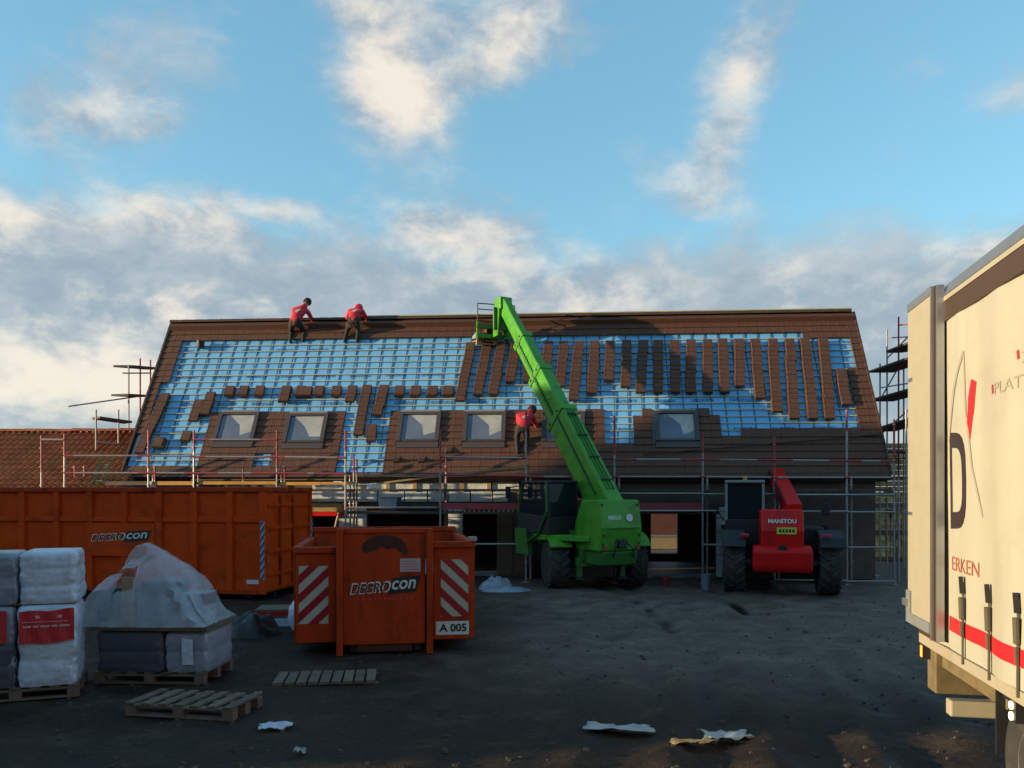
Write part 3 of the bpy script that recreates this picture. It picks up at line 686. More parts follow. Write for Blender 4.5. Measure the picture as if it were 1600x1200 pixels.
# top deck planks, bay by bay, with the yellow edge boards on the left
zd = wall(500, 764, YO)[1]
bays = [232, 303, 433, 540, 688, 822, 960, 1098, 1210, 1323, 1397]
for a, b in zip(bays, bays[1:]):
    for k in range(2):
        x0, x1 = sx(a) + .04, sx(b) - .04; y0 = YO + .04 + k * .31
        MB().box(x0, x1, y0, y0 + .295, zd - .05, zd).obj('deck_plank', M['deck'], scaf)
for a, b, y0, y1, m in ((236, 300, 752, 758, 'yellowboard'), (306, 430, 752, 757, 'yellowboard'), (436, 500, 753, 758, 'yellowboard'), (501, 552, 753, 757, 'yellowboard'), (163, 230, 752, 758, 'oldwood')):
    xa, za = wall(a, y1, YO); xb, zb = wall(b, y0, YO)
    MB().box(xa, xb, YO + .035, YO + .06, za, zb).obj('toe_board', M[m], scaf)
for a, b in ((692, 821), (986, 1096)):
    xa, za = wall(a, 796, YO); xb, zb = wall(b, 786, YO)
    MB().box(xa, xb, YO - .02, YO + .01, za, zb).obj('toe_board', M['scafred'], scaf)
    n = 17
    for k in range(n):
        u = xa + (xb - xa) * (k + .5) / n
        MB().box(u - .02, u + .02, YO - .015, YO + .02, za - .05, za - .012).obj('deck_hook', M['galv'], scaf)
for a, b in ((540, 688), (688, 822), (960, 1098)):
    xa, za = wall(a, 803, YO); xb, zb = wall(b, 799, YO)
    MB().box(xa + .03, xb - .03, YO + .03, YO + .62, za, zb).obj('deck_plank', M['deck'], scaf)
for px, _ in POSTS:
    MB().box(sx(px) - .08, sx(px) + .08, YO - .08, YO + .08, -.03, .012).obj('base_plate', M['galv'], scaf)
for px, _ in POSTS[2:]:
    for z in (1.86, zd - .075): MB().tube((sx(px), YO + .03, z), (sx(px), YIN + .0, z), .02, 6).obj('transom', M['galv'], scaf)
# long plank and slotted rail lying along the deck
def lying(name, label, cat, a, b, w, h, m, y=YO + .1, grp=None):
    (x0, z0), (x1, z1) = wall(a[0], a[1], y), wall(b[0], b[1], y)
    mb = MB().bar(BM @ Vector((x0, y, z0)), BM @ Vector((x1, y, z1)), w, h)
    return tag(mb.obj(name, m), label, cat, grp)
lying('plank', 'long pale plank rising to the right above the foil boards', 'plank', (560, 759), (828, 727), .14, .045, M['tan'], YO + .30)
lying('plank', 'orange-lit timber lath just under the long rising plank', 'plank', (720, 741), (828, 732), .06, .045, M['timber'], YO + .45)
lying('plank', 'grey plank lying on the scaffold deck left of the foil boards', 'plank', (300, 750), (540, 749), .16, .03, M['oldwood'], YO + .3)
mb = MB(); y = YO + .12
(x0, z0), (x1, z1) = wall(568, 743, y), wall(686, 744, y)
mb.bar(BM @ Vector((x0, y, z0)), BM @ Vector((x1, y, z1)), .05, .035)
for k in range(26):
    u = x0 + (x1 - x0) * (k + .5) / 26
    mb.bar(BM @ Vector((u - .022, y - .03, z0 - .012)), BM @ Vector((u + .022, y - .03, z0 + .018)), .012, .02, 1)
tag(mb.obj('slotted_rail', [M['galv'], M['dark']]), 'slotted metal rail lying along the deck above the foil boards', 'rail')
def deck_item(name, label, cat, px, y0, y1, w, dpt, m, y=YO + .30, rz=0.0):
    x, z0 = wall(px, y1, y); z1 = wall(px, y0, y)[1]; h = max(.05, z1 - z0)
    o = MB().box(-w / 2, w / 2, -dpt / 2, dpt / 2, 0, h).obj(name, M[m], bevel=.015); o.location = BM @ Vector((x, y, zd + .002)); o.rotation_euler = (0, 0, -PHI + rz)
    return tag(o, label, cat, 'materials left on the scaffold deck')
deck_item('insulation_pack', 'pale insulation pack on the deck right of the orange container rim', 'pack', 512, 752, 762, .62, .22, 'foil', rz=R(4))
deck_item('insulation_pack', 'white pack on the deck beside the paired scaffold posts', 'pack', 530, 750, 762, .25, .2, 'foil', rz=R(-7))
deck_item('insulation_pack', 'short pale block on the deck left of the blue tub', 'pack', 584, 754, 762, .34, .2, 'foil', rz=R(9))
deck_item('paint_can', 'small white can on the deck by the green ladder', 'can', 238, 750, 762, .14, .14, 'white')
deck_item('timber_offcut', 'orange timber offcut on the deck in front of the leftmost roof window', 'timber', 372, 757, 762, .5, .12, 'timber', rz=R(3))
# left gable scaffold seen past the verge
def gable_scaffold(label, posts, decks, poles, extra=()):
    t = thing('gable_scaffold', label, 'scaffold', PX(posts[0][0], 770, posts[0][3]) * 1.0, 0)
    o = Vector(t.location); o.z = 0; t.location = o
    for px, top, bot, D, m in posts:
        a, b = PX(px, top, D) - o, PX(px, bot, D) - o; MB().tube((a.x, a.y, b.z), (a.x, a.y, a.z), .026, 7).obj('standard', M[m], t, smooth=True)
    for (p0, D0), (p1, D1), w in decks:
        a, b = PX(p0[0], p0[1], D0) - o, PX(p1[0], p1[1], D1) - o; MB().bar(a, b, w, .06).obj('deck_plank', M['deck'], t)
    for (p0, D0), (p1, D1), m in poles:
        MB().tube(PX(*p0, D0) - o, PX(*p1, D1) - o, .022, 7).obj('ledger', M[m], t, smooth=True)
    return t
gable_scaffold('dark scaffold of narrow decks outside the left gable', [(201, 570, 905, 25.5, 'galv'), (219, 560, 905, 26.5, 'scafred'), (235, 562, 900, 27.5, 'scafred'), (150, 640, 910, 24.5, 'galv'), (185, 640, 910, 24.8, 'galv')],
               [(((192, 572), 25.5), ((240, 576), 27.5), .6), (((187, 617), 25.3), ((222, 619), 26.3), .6), (((150, 653), 24.5), ((200, 660), 25.2), .55)],
               [(((192, 583), 25.4), ((236, 583), 27.4), 'galv'), (((212, 620), 25.6), ((107, 635), 25.0), 'galv'), (((150, 690), 24.5), ((186, 694), 24.8), 'galv')])
gable_scaffold('tall scaffold tower with three decks outside the right gable beside the lorry', [(1375, 568, 915, 26.6, 'galv'), (1386, 515, 915, 26.4, 'galv'), (1404, 495, 918, 25.0, 'scafred'), (1412, 560, 915, 25.8, 'galv'), (1421, 520, 918, 24.5, 'scafred'), (1436, 500, 922, 23.5, 'galv'), (1416, 640, 922, 22.3, 'galv')],
               [(((1376, 581), 26.8), ((1450, 556), 23.4), .8), (((1376, 626), 26.8), ((1450, 606), 23.4), .8), (((1378, 673), 26.8), ((1450, 652), 23.2), .8), (((1400, 549), 25.6), ((1450, 530), 23.4), .6),
                (((1380, 708), 26.6), ((1450, 706), 23.4), .8)],
               [(((1375, 606), 26.6), ((1425, 598), 24.4), 'galv'), (((1386, 528), 26.4), ((1425, 526), 24.4), 'galv'), (((1404, 508), 25), ((1440, 505), 23.5), 'scafred'), (((1386, 551), 26.4), ((1412, 550), 25.8), 'galv'), (((1375, 625), 26.6), ((1412, 560), 25.8), 'galv'),
                (((1386, 560), 26.4), ((1425, 520), 24.4), 'galv'), (((1375, 680), 26.6), ((1420, 640), 24.5), 'galv'), (((1375, 718), 26.6), ((1425, 716), 24.5), 'galv'), (((1375, 745), 26.6), ((1425, 745), 24.5), 'galv'), (((1375, 801), 26.6), ((1425, 803), 24.5), 'galv')])
# pale block packs stacked beyond the right gable
bw = MB().hexa([(-.075, -.12, 0), (.075, -.12, 0), (.075, .12, 0), (-.075, .12, 0), (-.07, -.12, .17), (.07, -.12, .17), (.07, .12, .17), (-.07, .12, .17)])
blk = thing('block_stack', 'tall stack of yellowish blocks behind the right gable scaffold', 'blocks', PX(1395, 770, 28.5) - Vector((0, 0, 2.3)), 0)
bme = bw.mesh('block', M['paleblock'])
for c in range(11):
    for r in range(21):
        if r % 5 == 4: continue
        o = inst('block', bme, blk, Matrix.Translation(((c - 3.2) * .175 + rnd.uniform(-.012, .012), rnd.uniform(-.05, .05), .12 + r * .185)) @ Matrix.Rotation(rnd.uniform(-.05, .05), 4, 'Z'))
for r in range(4, 21, 5):
    MB().box(-.75, 1.4, -.14, .14, .12 + r * .185, .12 + r * .185 + .16).obj('pallet_layer', M['oldwood'], blk)
MB().box(-.75, 1.4, -.2, .3, 0, .118).obj('base_pallet', M['oldwood'], blk)

# ------------------------------------------------------------------ old barn on the left with pantiles
ob = thing('old_barn', 'old low barn with a mossy orange pantile roof left of the farmhouse', 'building', (-15.2, 22.0, 0), R(-1.5))
bl, br, brun, brise, bz = -5.5, 4.6, 3.6, 2.15, 2.05
nxx = 420; nyy = 14; vs = []; fs = []
for j in range(nyy):
    for e in (0, 1):
        for i in range(nxx + 1):
            x = bl + (br - bl) * i / nxx; s = (j + e) / nyy
            w = .035 * math.sin(2 * math.pi * x / .19) + .02 * mnoise.noise(Vector((x * .7, s * 4, 2)))
            z = bz + brise * s + w + (.014 if e == 0 else 0) - .02 * math.sin(s * 3.1) * (1 + .5 * math.sin(x * .5))
            vs.append((x, brun * s - (.02 if e == 0 else -.02), z))
for j in range(nyy):
    for i in range(nxx):
        a = (2 * j) * (nxx + 1) + i; b = a + nxx + 1; fs.append((a, a + 1, b + 1, b))
o = MB().add(vs, fs).obj('roof_tiles', M['oldroof'], ob); o['kind'] = 'stuff'; o.data.shade_smooth()
MB().box(bl + .2, br - .2, .25, .55, 0, bz + .12).obj('wall', M['oldbrick'], ob)
MB().prism([(bl, 0, bz - .08), (bl, brun, bz + brise - .08), (bl, 2 * brun, bz - .08)], (br - bl, 0, 0)).obj('roof_body', M['oldwood'], ob)
rt = MB()
rt.add([(0, math.cos(math.pi * k / 6) * .14, math.sin(math.pi * k / 6) * .09) for k in range(7)] + [(.4, math.cos(math.pi * k / 6) * .13, math.sin(math.pi * k / 6) * .08) for k in range(7)],
       [(k, k + 1, 8 + k, 7 + k) for k in range(6)] + [tuple(range(6, -1, -1)), tuple(range(7, 14))])
rtm = rt.mesh('ridge_tile', M['oldroof'])
for k in range(27): inst('ridge_tile', rtm, ob, loc=(bl + k * .375, brun, bz + brise + rnd.uniform(-.01, .015) - .01))
# red brick house and garden wall seen through the see-through opening
bh = thing('brick_house', 'red brick house glimpsed through the open doorways', 'building', (4.2, 40, 0), 0)
MB().box(-6, 8, 0, 6, 0, 4.6).obj('wall', M['oldbrick'], bh)
for x in (1.55, 4.6, -2.5):
    w = MB().box(x, x + .9, -.04, .02, 1.6, 2.7).obj('window', M['white'], bh); MB().box(x + .08, x + .82, -.06, -.041, 1.68, 2.62).obj('pane', M['glass'], w)
MB().prism([(-6.2, -.3, 4.61), (-6.2, 3, 7.2), (-6.2, 6.3, 4.61)], (14.4, 0, 0)).obj('roof', M['oldroof'], bh)
gw = thing('garden_wall', 'low tan wall glimpsed through the open doorways', 'wall', (4, 34, 0), 0)
MB().box(-5, 6, 0, .3, 0, .50).obj('wall', M['tan'], gw); MB().box(-5.05, 6.05, -.04, .34, .502, .56).obj('coping', M['grey'], gw)

# ------------------------------------------------------------------ the tall barn off to the left whose shade lies over the yard
q0 = -32.0
def pq(p, q): return Vector((q * math.cos(SUN_A) + p * math.sin(SUN_A), q * math.sin(SUN_A) - p * math.cos(SUN_A), 0))
PC0, PC1 = -22.0, -7.25
barn = thing('tall_barn', 'tall brick barn outside the left of the frame that shades the yard', 'building', pq(PC0, q0), SUN_A - R(90))
Lb = PC1 - PC0; hb = 9.3      # local x runs along p
MB().box(0, Lb, -4, 4, 0, 5.2).obj('wall', M['barnwall'], barn)
MB().prism([(-.0, -4.3, 5.15), (-.0, 0, hb), (-.0, 4.3, 5.15)], (Lb, 0, 0)).obj('roof', M['oldroof'], barn)
MB().box(Lb * .4, Lb * .4 + 3, 4.0, 4.06, 0, 3.6).obj('door', M['oldwood'], barn)
bank = thing('earth_bank', 'low heap of excavated earth outside the left of the frame', 'earth heap', pq(-3.2, -14), SUN_A - R(90))
vs = []; fs = []; nn = 24
for j in range(nn + 1):
    for i in range(nn + 1):
        u, v = i / nn, j / nn; hgt = 1.45 * (math.sin(math.pi * v) ** .7) * min(1, min(u, 1 - u) * 7) ** .6
        vs.append(((u - .5) * 6.2, (v - .5) * 5, hgt * (1 + .18 * mnoise.noise(Vector((u * 7, v * 7, 0)))) - .03))
for j in range(nn):
    for i in range(nn): fs.append((j * (nn + 1) + i, j * (nn + 1) + i + 1, (j + 1) * (nn + 1) + i + 1, (j + 1) * (nn + 1) + i))
MB().add(vs, fs).obj('heap', M['stone'], bank).data.shade_smooth()

# ------------------------------------------------------------------ shared print helpers
def clip_poly(poly, a, b, c):
    out = []
    for i in range(len(poly)):
        p, q = poly[i], poly[(i + 1) % len(poly)]
        dp, dq = a * p[0] + b * p[1] - c, a * q[0] + b * q[1] - c
        if dp <= 0: out.append(p)
        if (dp <= 0) != (dq <= 0):
            t = dp / (dp - dq); out.append((p[0] + (q[0] - p[0]) * t, p[1] + (q[1] - p[1]) * t))
    return out
def hazard(parent, org, xa, ya, W, H, slope, band, ma, mb_, off, name='hazard_panel'):
    """striped warning plate: white plate with red bands clipped to it"""
    org, xa, ya = Vector(org), Vector(xa).normalized(), Vector(ya).normalized(); nn_ = xa.cross(ya)
    pl = MB().prism([org, org + xa * W, org + xa * W + ya * H, org + ya * H], nn_ * .004).obj(name, ma, parent)
    st = MB(); k = -abs(slope) * W - band
    rect = [(0, 0), (W, 0), (W, H), (0, H)]
    while k < H + abs(slope) * W + band:
        # band between y = slope*x + k and + band
        p = clip_poly(rect, slope, -1, -k); p = clip_poly(p, -slope, 1, k + band) if p else p
        if len(p) >= 3: st.prism([org + xa * a + ya * b + nn_ * .006 for a, b in p], nn_ * .002)
        k += 2 * band
    st.obj('stripes', mb_, pl)
    return pl
def logo(parent, org, xa, ya, W, H):
    org, xa, ya = Vector(org), Vector(xa).normalized(), Vector(ya).normalized(); n = xa.cross(ya)
    if True:
        poly = [(.53 * W, -.02 * H), (.93 * W, .12 * H), (1.0 * W, 1.12 * H), (.60 * W, .98 * H)]
        bgp = MB().prism([org + xa * a + ya * b for a, b in poly], n * .003).obj('logo_field', M['black'], parent)
        tilt = (xa + ya * .055).normalized()
        inst('lettering', text_mesh('DEGRO', M['white'], org + n * .003 - ya * .01 * H - xa * .004 * W, tilt, ya, .575 * W, .70 * H, shear=.25, bold=.03), bgp)
        inst('lettering', text_mesh('DEGRO', M['black'], org + n * .005 + ya * .05 * H + xa * .012 * W, tilt, ya, .535 * W, .56 * H, shear=.25, bold=.008), bgp)
        inst('lettering', text_mesh('con', M['white'], org + n * .005 + xa * .585 * W + ya * .25 * H, tilt, ya, .34 * W, .56 * H, shear=.2, bold=.015), bgp)
        bars = MB(); x = .08 * W; rr_ = random.Random(5)
        while x < .9 * W:
            w = rr_.uniform(.02, .05) * W
            bars.prism([org + xa * a + ya * b for a, b in ((x, -.38 * H), (x + w, -.38 * H), (x + w, -.18 * H), (x, -.18 * H))], n * .003); x += w + rr_.uniform(.012, .05) * W
        bars.obj('small_print', M['redprint'], parent)['kind'] = 'stuff'

# ------------------------------------------------------------------ long orange roll-off container
g = GP(415, 938)
big = thing('roll_off_container', 'long orange ribbed roll-off container with a firm logo, left of the yard', 'container', (g.x, g.y, 0), R(-10))
bigI = (Matrix.Translation((g.x, g.y, 0)) @ Matrix.Rotation(R(-10), 4, 'Z')).inverted()
def bf(px, py, y=0.0):
    p = ray_local(px, py, (0, y, 0), (0, 1, 0), bigI); return p.x, p.z
CL, CW, ZT, ZB = -6.7, 2.4, 2.37, .20
MB().box(CL, -.02, .07, .12, ZB, ZT - .04).obj('side_wall', M['orange'], big)
MB().box(CL, -.02, CW - .12, CW - .07, ZB, ZT - .04).obj('side_wall', M['orange'], big)
MB().box(-.10, -.04, .121, CW - .121, ZB, ZT - .04).obj('end_door', M['orange'], big)
MB().box(CL, CL + .06, .121, CW - .121, ZB, ZT - .04).obj('end_wall', M['orange'], big)
MB().box(CL, -.03, .121, CW - .121, ZB - .05, ZB - .001).obj('floor_plate', M['orange2'], big)
def rimbar(a, b): MB().bar(a, b, .10, .11).obj('top_rim', M['orange2'], big, bevel=.02)
rimbar((CL, .05, ZT), (.03, .05, ZT)); rimbar((CL, CW - .05, ZT), (.03, CW - .05, ZT)); rimbar((-.04, .101, ZT), (-.04, CW - .101, ZT)); rimbar((CL + .03, .101, ZT), (CL + .03, CW - .101, ZT))
ribs = [-76, -21, 33, 87, 139, 193, 247, 302, 358]
xs_r = [bf(p, 800)[0] for p in ribs]
rib_up = MB().hexa([(-.07, .0, 1.66), (.07, .0, 1.66), (.075, .069, 1.66), (-.075, .069, 1.66), (-.07, .0, ZT - .056), (.07, .0, ZT - .056), (.075, .069, ZT - .056), (-.075, .069, ZT - .056)]).mesh('rib', M['orange'])
rib_lo = MB().hexa([(-.07, .0, .2), (.07, .0, .2), (.075, .069, .2), (-.075, .069, .2), (-.07, .0, 1.655), (.07, .0, 1.655), (.075, .069, 1.655), (-.075, .069, 1.655)]).mesh('rib', M['orange'])
for x in xs_r:
    inst('rib', rib_up, big, loc=(x, 0, 0)); inst('rib', rib_lo, big, loc=(x, 0, 0))
MB().box(-.16, .0, -.01, .069, .12, ZT - .056).obj('corner_post', M['orange'], big, bevel=.012)
MB().box(-.05, .02, CW - .12, CW, .12, ZT - .056).obj('corner_post', M['orange'], big, bevel=.012)
xr_ = sorted(xs_r + [CL, -.08])
for a, b in zip(xr_, xr_[1:]):
    if b - a > .25: MB().box(a + .078, b - .078, .018, .069, 1.66, 1.76).obj('mid_rail', M['orange'], big, bevel=.01)
MB().box(CL, -.17, -.012, .068, .12, .199).obj('bottom_rail', M['orange2'], big)
for k in range(4):
    z = .5 + k * .5
    MB().box(-.039, -.005, .13, CW - .13, z, z + .07).obj('door_bar', M['orange'], big)
for x in (.7, 1.35):
    MB().box(-.038, .012, x, x + .07, .25, 2.25).obj('door_bar', M['orange2'], big)
for x in (-.5, -1.3, -5.0, -5.8): MB().tube((x, .25, .09), (x, .55, .09), .10, 14).obj('roller', M['dark'], big, smooth=True)
for y in (.62, 1.66): MB().box(CL, -.1, y, y + .1, .005, ZB - .052).obj('skid_rail', M['dark'], big)
x0, z0 = bf(139, 868); x1, z1 = bf(247, 818)
MB().box(x0 + .08, x1 - .08, -.012, .017, z0, z1).obj('logo_plate', M['orange'], big)
logo(big, (bf(143, 846)[0], -.0125, bf(143, 846)[1]), (1, 0, 0), (0, 0, 1), bf(238, 840)[0] - bf(143, 840)[0], .235)
x, z = bf(421, 905, .0)
hazard(big, (-.115, -.0102, z - .02), (1, 0, 0), (0, 0, 1), .095, 1.26, 1.6, .085, M['reflwhite'], M['blueprint'], .001)
hazard(big, (.021, CW - .11, .85), (0, 1, 0), (0, 0, 1), .1, .8, 1.6, .085, M['reflwhite'], M['blueprint'], .001)
x, z = bf(383, 913); MB().box(x, x + .33, .062, .0695, z, z + .09).obj('plate', M['white'], big)
MB().box(-.038, -.03, 1.9, 2.05, 1.0, 1.2).obj('sticker', M['blueprint'], big)

# ------------------------------------------------------------------ hook-lift skip A 005
g = GP(603, 1022)
skip = thing('hook_lift_skip', 'battered orange skip numbered A 005 with red and white striped panels', 'skip', (g.x, g.y, 0), R(9))
def SK(*a, name, m='orange2', bevel=.01): return MB().box(*a).obj(name, M[m], skip, bevel=bevel)
SK(-.60, .56, .0, .06, .14, 1.72, name='front_panel')
SK(-.64, .60, -.02, .08, 1.722, 1.79, name='top_rail')
for x in (-.69, .575): MB().box(x, x + .09, -.08, .10, 0, 1.79 if x < 0 else 1.79).obj('upright_skid', M['orange2'], skip, bevel=.012)
SK(-1.26, -.70, .11, .15, .17, 1.44, name='wing_panel'); SK(.68, 1.26, .11, .15, .17, 1.50, name='wing_panel')
SK(-1.29, -.692, .06, .20, 1.445, 1.53, name='wing_rim'); SK(.672, 1.29, .06, .20, 1.505, 1.59, name='wing_rim')
SK(-1.29, -1.22, .152, 2.9, .17, 1.44, name='side_wall'); SK(1.22, 1.29, .152, 2.9, .17, 1.50, name='side_wall')
SK(-1.31, -1.19, .21, 2.95, 1.445, 1.53, name='side_rim'); SK(1.19, 1.31, .21, 2.95, 1.505, 1.59, name='side_rim')
SK(-1.215, 1.215, 2.84, 2.9, .17, 1.62, name='rear_wall'); SK(-1.25, 1.25, 2.80, 2.94, 1.622, 1.70, name='rear_rim')
SK(-1.215, 1.215, .16, 2.83, .17, .23, name='floor_plate')
SK(1.195, 1.315, .06, .19, 1.592, 1.66, name='rim_cap', m='galv')
for y in (.9, 1.7, 2.4): SK(1.291, 1.35, y, y + .09, .17, 1.50, name='side_rib')
for x in (-.5, .4): SK(x, x + .1, .07, 2.9, .03, .165, name='skid_rail', m='dark')
SK(-.42, .38, .02, .058, .03, .13, name='under_frame', m='soot')
# worn black scuff where the hook rides, with an arched outline
pts = [(-.30, 1.44), (-.34, 1.50), (-.33, 1.57), (-.26, 1.63), (-.14, 1.69), (.02, 1.70), (.14, 1.68), (.24, 1.62), (.29, 1.54), (.31, 1.44), (.26, 1.40), (.20, 1.46), (.10, 1.52), (.02, 1.49), (-.06, 1.53), (-.14, 1.48), (-.22, 1.46)]
MB().prism([(x, -.0005, z) for x, z in pts[::-1]], (0, -.003, 0)).obj('scuff_mark', M['soot'], skip)
MB().box(.20, .49, -.004, -.0005, 1.17, 1.36).obj('notice', mat('pale_notice', (.42, .34, .36), .5, var=.1), skip)
nb = MB()
for k in range(4): nb.box(.225, .46 - .04 * (k % 2), -.0062, -.0045, 1.20 + k * .038, 1.208 + k * .038)
nb.obj('notice_print', M['redprint'], skip)
logo(skip, (-.50, -.0005, .855), (1, 0, 0), (0, 0, 1), 1.0, .235)
hazard(skip, (-1.22, .1095, .44), (1, 0, 0), (0, 0, 1), .41, .82, .95, .135, M['reflwhite'], M['reflred'], 0)
hazard(skip, (.79, .1095, .50), (1, 0, 0), (0, 0, 1), .40, .83, -.95, .135, M['reflwhite'], M['reflred'], 0)
pl = MB().box(.72, 1.20, .1025, .1095, .235, .43).obj('number_plate', M['white'], skip)
inst('lettering', text_mesh('A 005', M['black'], (.765, .1015, .275), (1, 0, 0), (0, 0, 1), .40, .12, bold=.035), pl)
hv = []; hf = []; nn = 22
for j in range(nn + 1):
    for i in range(nn + 1):
        x, y = -1.2 + 2.4 * i / nn, .2 + 2.6 * j / nn
        hv.append((x, y, 1.28 + .16 * mnoise.noise(Vector((x * 2.2, y * 2.2, 4))) + .07 * mnoise.noise(Vector((x * 9, y * 9, 1))) - .18 * (x > -.2)))
for j in range(nn):
    for i in range(nn): hf.append((j * (nn + 1) + i, j * (nn + 1) + i + 1, (j + 1) * (nn + 1) + i + 1, (j + 1) * (nn + 1) + i))
rub = MB().add(hv, hf).obj('rubble', M['grey']); rub.location = skip.location; rub.rotation_euler = skip.rotation_euler; tag(rub, 'grey rubble filling the skip', 'rubble', kind='stuff')

# ------------------------------------------------------------------ pallets and wrapped goods on the left
def pallet_parts(t, W, D, z0=0.0, m='oldwood', nb_=7):
    for i in range(nb_):
        x = -W / 2 + (W - .11) * i / (nb_ - 1)
        MB().box(x, x + .10 + rnd.uniform(-.006, .012), -D / 2 + rnd.uniform(-.01, .01), D / 2, z0 + .118 + rnd.uniform(0, .004), z0 + .14).obj('deck_board', M[m], t)
    for j in range(3):
        y = -D / 2 + (D - .1) * j / 2
        MB().box(-W / 2, W / 2, y, y + .1, z0 + .097, z0 + .117).obj('stringer_board', M[m], t)
        MB().box(-W / 2, W / 2, y, y + .1, z0 + .0, z0 + .02).obj('bottom_board', M[m], t)
        for i in range(3):
            x = -W / 2 + (W - .12) * i / 2
            MB().box(x, x + .12, y, y + .1, z0 + .0205, z0 + .0965).obj('spacer_block', M[m], t)
def wrapped(name, parent, x0, x1, y0, y1, z0, z1, layer, m, seed, amp=.018):
    """film-wrapped pack: rounded box whose sides bulge layer by layer and crease"""
    cx, cy, hx, hy = (x0 + x1) / 2, (y0 + y1) / 2, (x1 - x0) / 2, (y1 - y0) / 2
    n = 56; mlev = max(8, int((z1 - z0) / .022)); vs = []; fs = []
    for k in range(mlev + 1):
        z = z0 + (z1 - z0) * k / mlev
        b = abs(math.sin(math.pi * (z - z0) / layer)) ** .5 * .014 - .010
        top = max(0, 1 - (z1 - z) / .05); b -= .03 * top ** 2
        for i in range(n):
            t = 2 * math.pi * i / n; c, s = math.cos(t), math.sin(t); e = .16
            ux = math.copysign(abs(c) ** e, c); uy = math.copysign(abs(s) ** e, s)
            nz = amp * mnoise.noise(Vector((ux * 2.6 + seed, uy * 2.6, z * 5))) + amp * .6 * mnoise.noise(Vector((ux * 7 + seed, uy * 7, z * 16 + z * 8)))
            vs.append((cx + ux * (hx + b + nz), cy + uy * (hy + b + nz), z))
    for k in range(mlev):
        for i in range(n): fs.append((k * n + i, k * n + (i + 1) % n, (k + 1) * n + (i + 1) % n, (k + 1) * n + i))
    o = len(vs); vs += [(cx, cy, z1 + .01), (cx, cy, z0)]
    for i in range(n): fs += [(mlev * n + i, mlev * n + (i + 1) % n, o), ((i + 1) % n, i, o + 1)]
    ob_ = MB().add(vs, fs).obj(name, M[m], parent); smooth_angle(ob_.data, 60); return ob_
def pallet_thing(label, loc, rz, W, D, grp=None): 
    t = thing('pallet', label, 'pallet', loc, rz, grp); pallet_parts(t, W, D); return t
c1 = PX(27, 1092, 9.2); c1.z = 0
RZ1 = R(21); M1 = Matrix.Rotation(RZ1, 3, 'Z')
pallet_thing('wooden pallet under the white wrapped packs at the left edge', c1 + M1 @ Vector((-.02, .42, 0)), RZ1, 1.26, .86)
lo = thing('wrapped_load', 'white film-wrapped pallet load with a red printed band at the left edge', 'wrapped goods', c1 + Vector((0, 0, .14)), RZ1)
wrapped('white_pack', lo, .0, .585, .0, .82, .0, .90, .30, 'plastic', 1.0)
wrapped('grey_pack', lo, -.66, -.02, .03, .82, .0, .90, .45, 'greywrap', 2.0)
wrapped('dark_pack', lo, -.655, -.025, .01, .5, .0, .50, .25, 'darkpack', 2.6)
vs = []; nbx = 14
for i in range(nbx + 1):
    x = .02 + .545 * i / nbx
    for j in range(5): vs.append((x, -.034 - .006 * math.sin(i * 1.3 + j), .50 + .36 * j / 4 + .01 * math.sin(i * .6) - .02 * (1 - i / nbx)))
lab = MB().add(vs, [(i * 5 + j, (i + 1) * 5 + j, (i + 1) * 5 + j + 1, i * 5 + j + 1) for i in range(nbx) for j in range(4)]).obj('printed_band', M['redlabel'], lo)
pr = MB()
for k, (x, w) in enumerate(((.06, .08), (.16, .05), (.23, .09), (.34, .06), (.42, .10))): pr.box(x, x + w, -.0445, -.0425, .665, .685)
for x in (.18, .40): pr.box(x, x + .045, -.0445, -.0425, .765, .795)
pr.box(.05, .50, -.0445, -.0425, .722, .728)
pr.obj('print', mat('pale_print', (.55, .35, .36), .5), lab)['kind'] = 'stuff'
MB().add([(-.64, -.012, .50), (-.10, -.013, .5), (-.10, -.013, .86), (-.64, -.012, .86)], [(0, 1, 2, 3)]).obj('printed_band', M['redlabel'], lo)
up = thing('wrapped_load', 'upper white film-wrapped load stacked on the banded load', 'wrapped goods', c1 + Vector((0, .03, 1.055)), RZ1)
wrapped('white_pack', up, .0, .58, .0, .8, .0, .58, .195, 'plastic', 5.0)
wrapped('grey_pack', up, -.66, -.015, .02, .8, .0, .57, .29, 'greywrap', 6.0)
for k in range(3):
    MB().box(-.62, .56, .06 + k * .3, .16 + k * .3, -.01, .012).obj('deck_board', M['oldwood'], up)
# second pallet with a load under loose film
c2 = PX(247, 1068, 10.0); c2.z = 0
pallet_thing('wooden pallet under the low load below the loose plastic film', (c2.x - .09, c2.y + .45, 0), R(-3), 1.36, .9)
l2 = thing('wrapped_load', 'low load of dark and pale packs below the loose plastic film', 'wrapped goods', (c2.x, c2.y, .14), R(-3))
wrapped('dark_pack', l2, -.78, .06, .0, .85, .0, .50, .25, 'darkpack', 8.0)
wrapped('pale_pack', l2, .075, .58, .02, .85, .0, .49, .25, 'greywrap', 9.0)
MB().add([(.30, -.012, .10), (.44, -.012, .10), (.43, -.012, .40), (.29, -.012, .42)], [(0, 1, 2, 3)]).obj('paper_label', M['plastic'], l2)
MB().box(-.82, .62, -.04, .86, .505, .56).obj('cover_board', M['oldwood'], l2)
in2 = thing('packs', 'tan board and dark packs standing under the loose plastic film', 'packs', (c2.x, c2.y, .705), R(-3))
MB().box(-.54, -.40, .16, .22, 0, .56).obj('board', M['tan'], in2)
MB().box(-.74, -.57, .25, .62, 0, .42).obj('pack', M['darkpack'], in2, bevel=.02); MB().box(-.36, .10, .26, .66, 0, .50).obj('pack', M['darkpack'], in2, bevel=.02); MB().box(.14, .46, .28, .64, 0, .36).obj('pack', M['greywrap'], in2, bevel=.02)
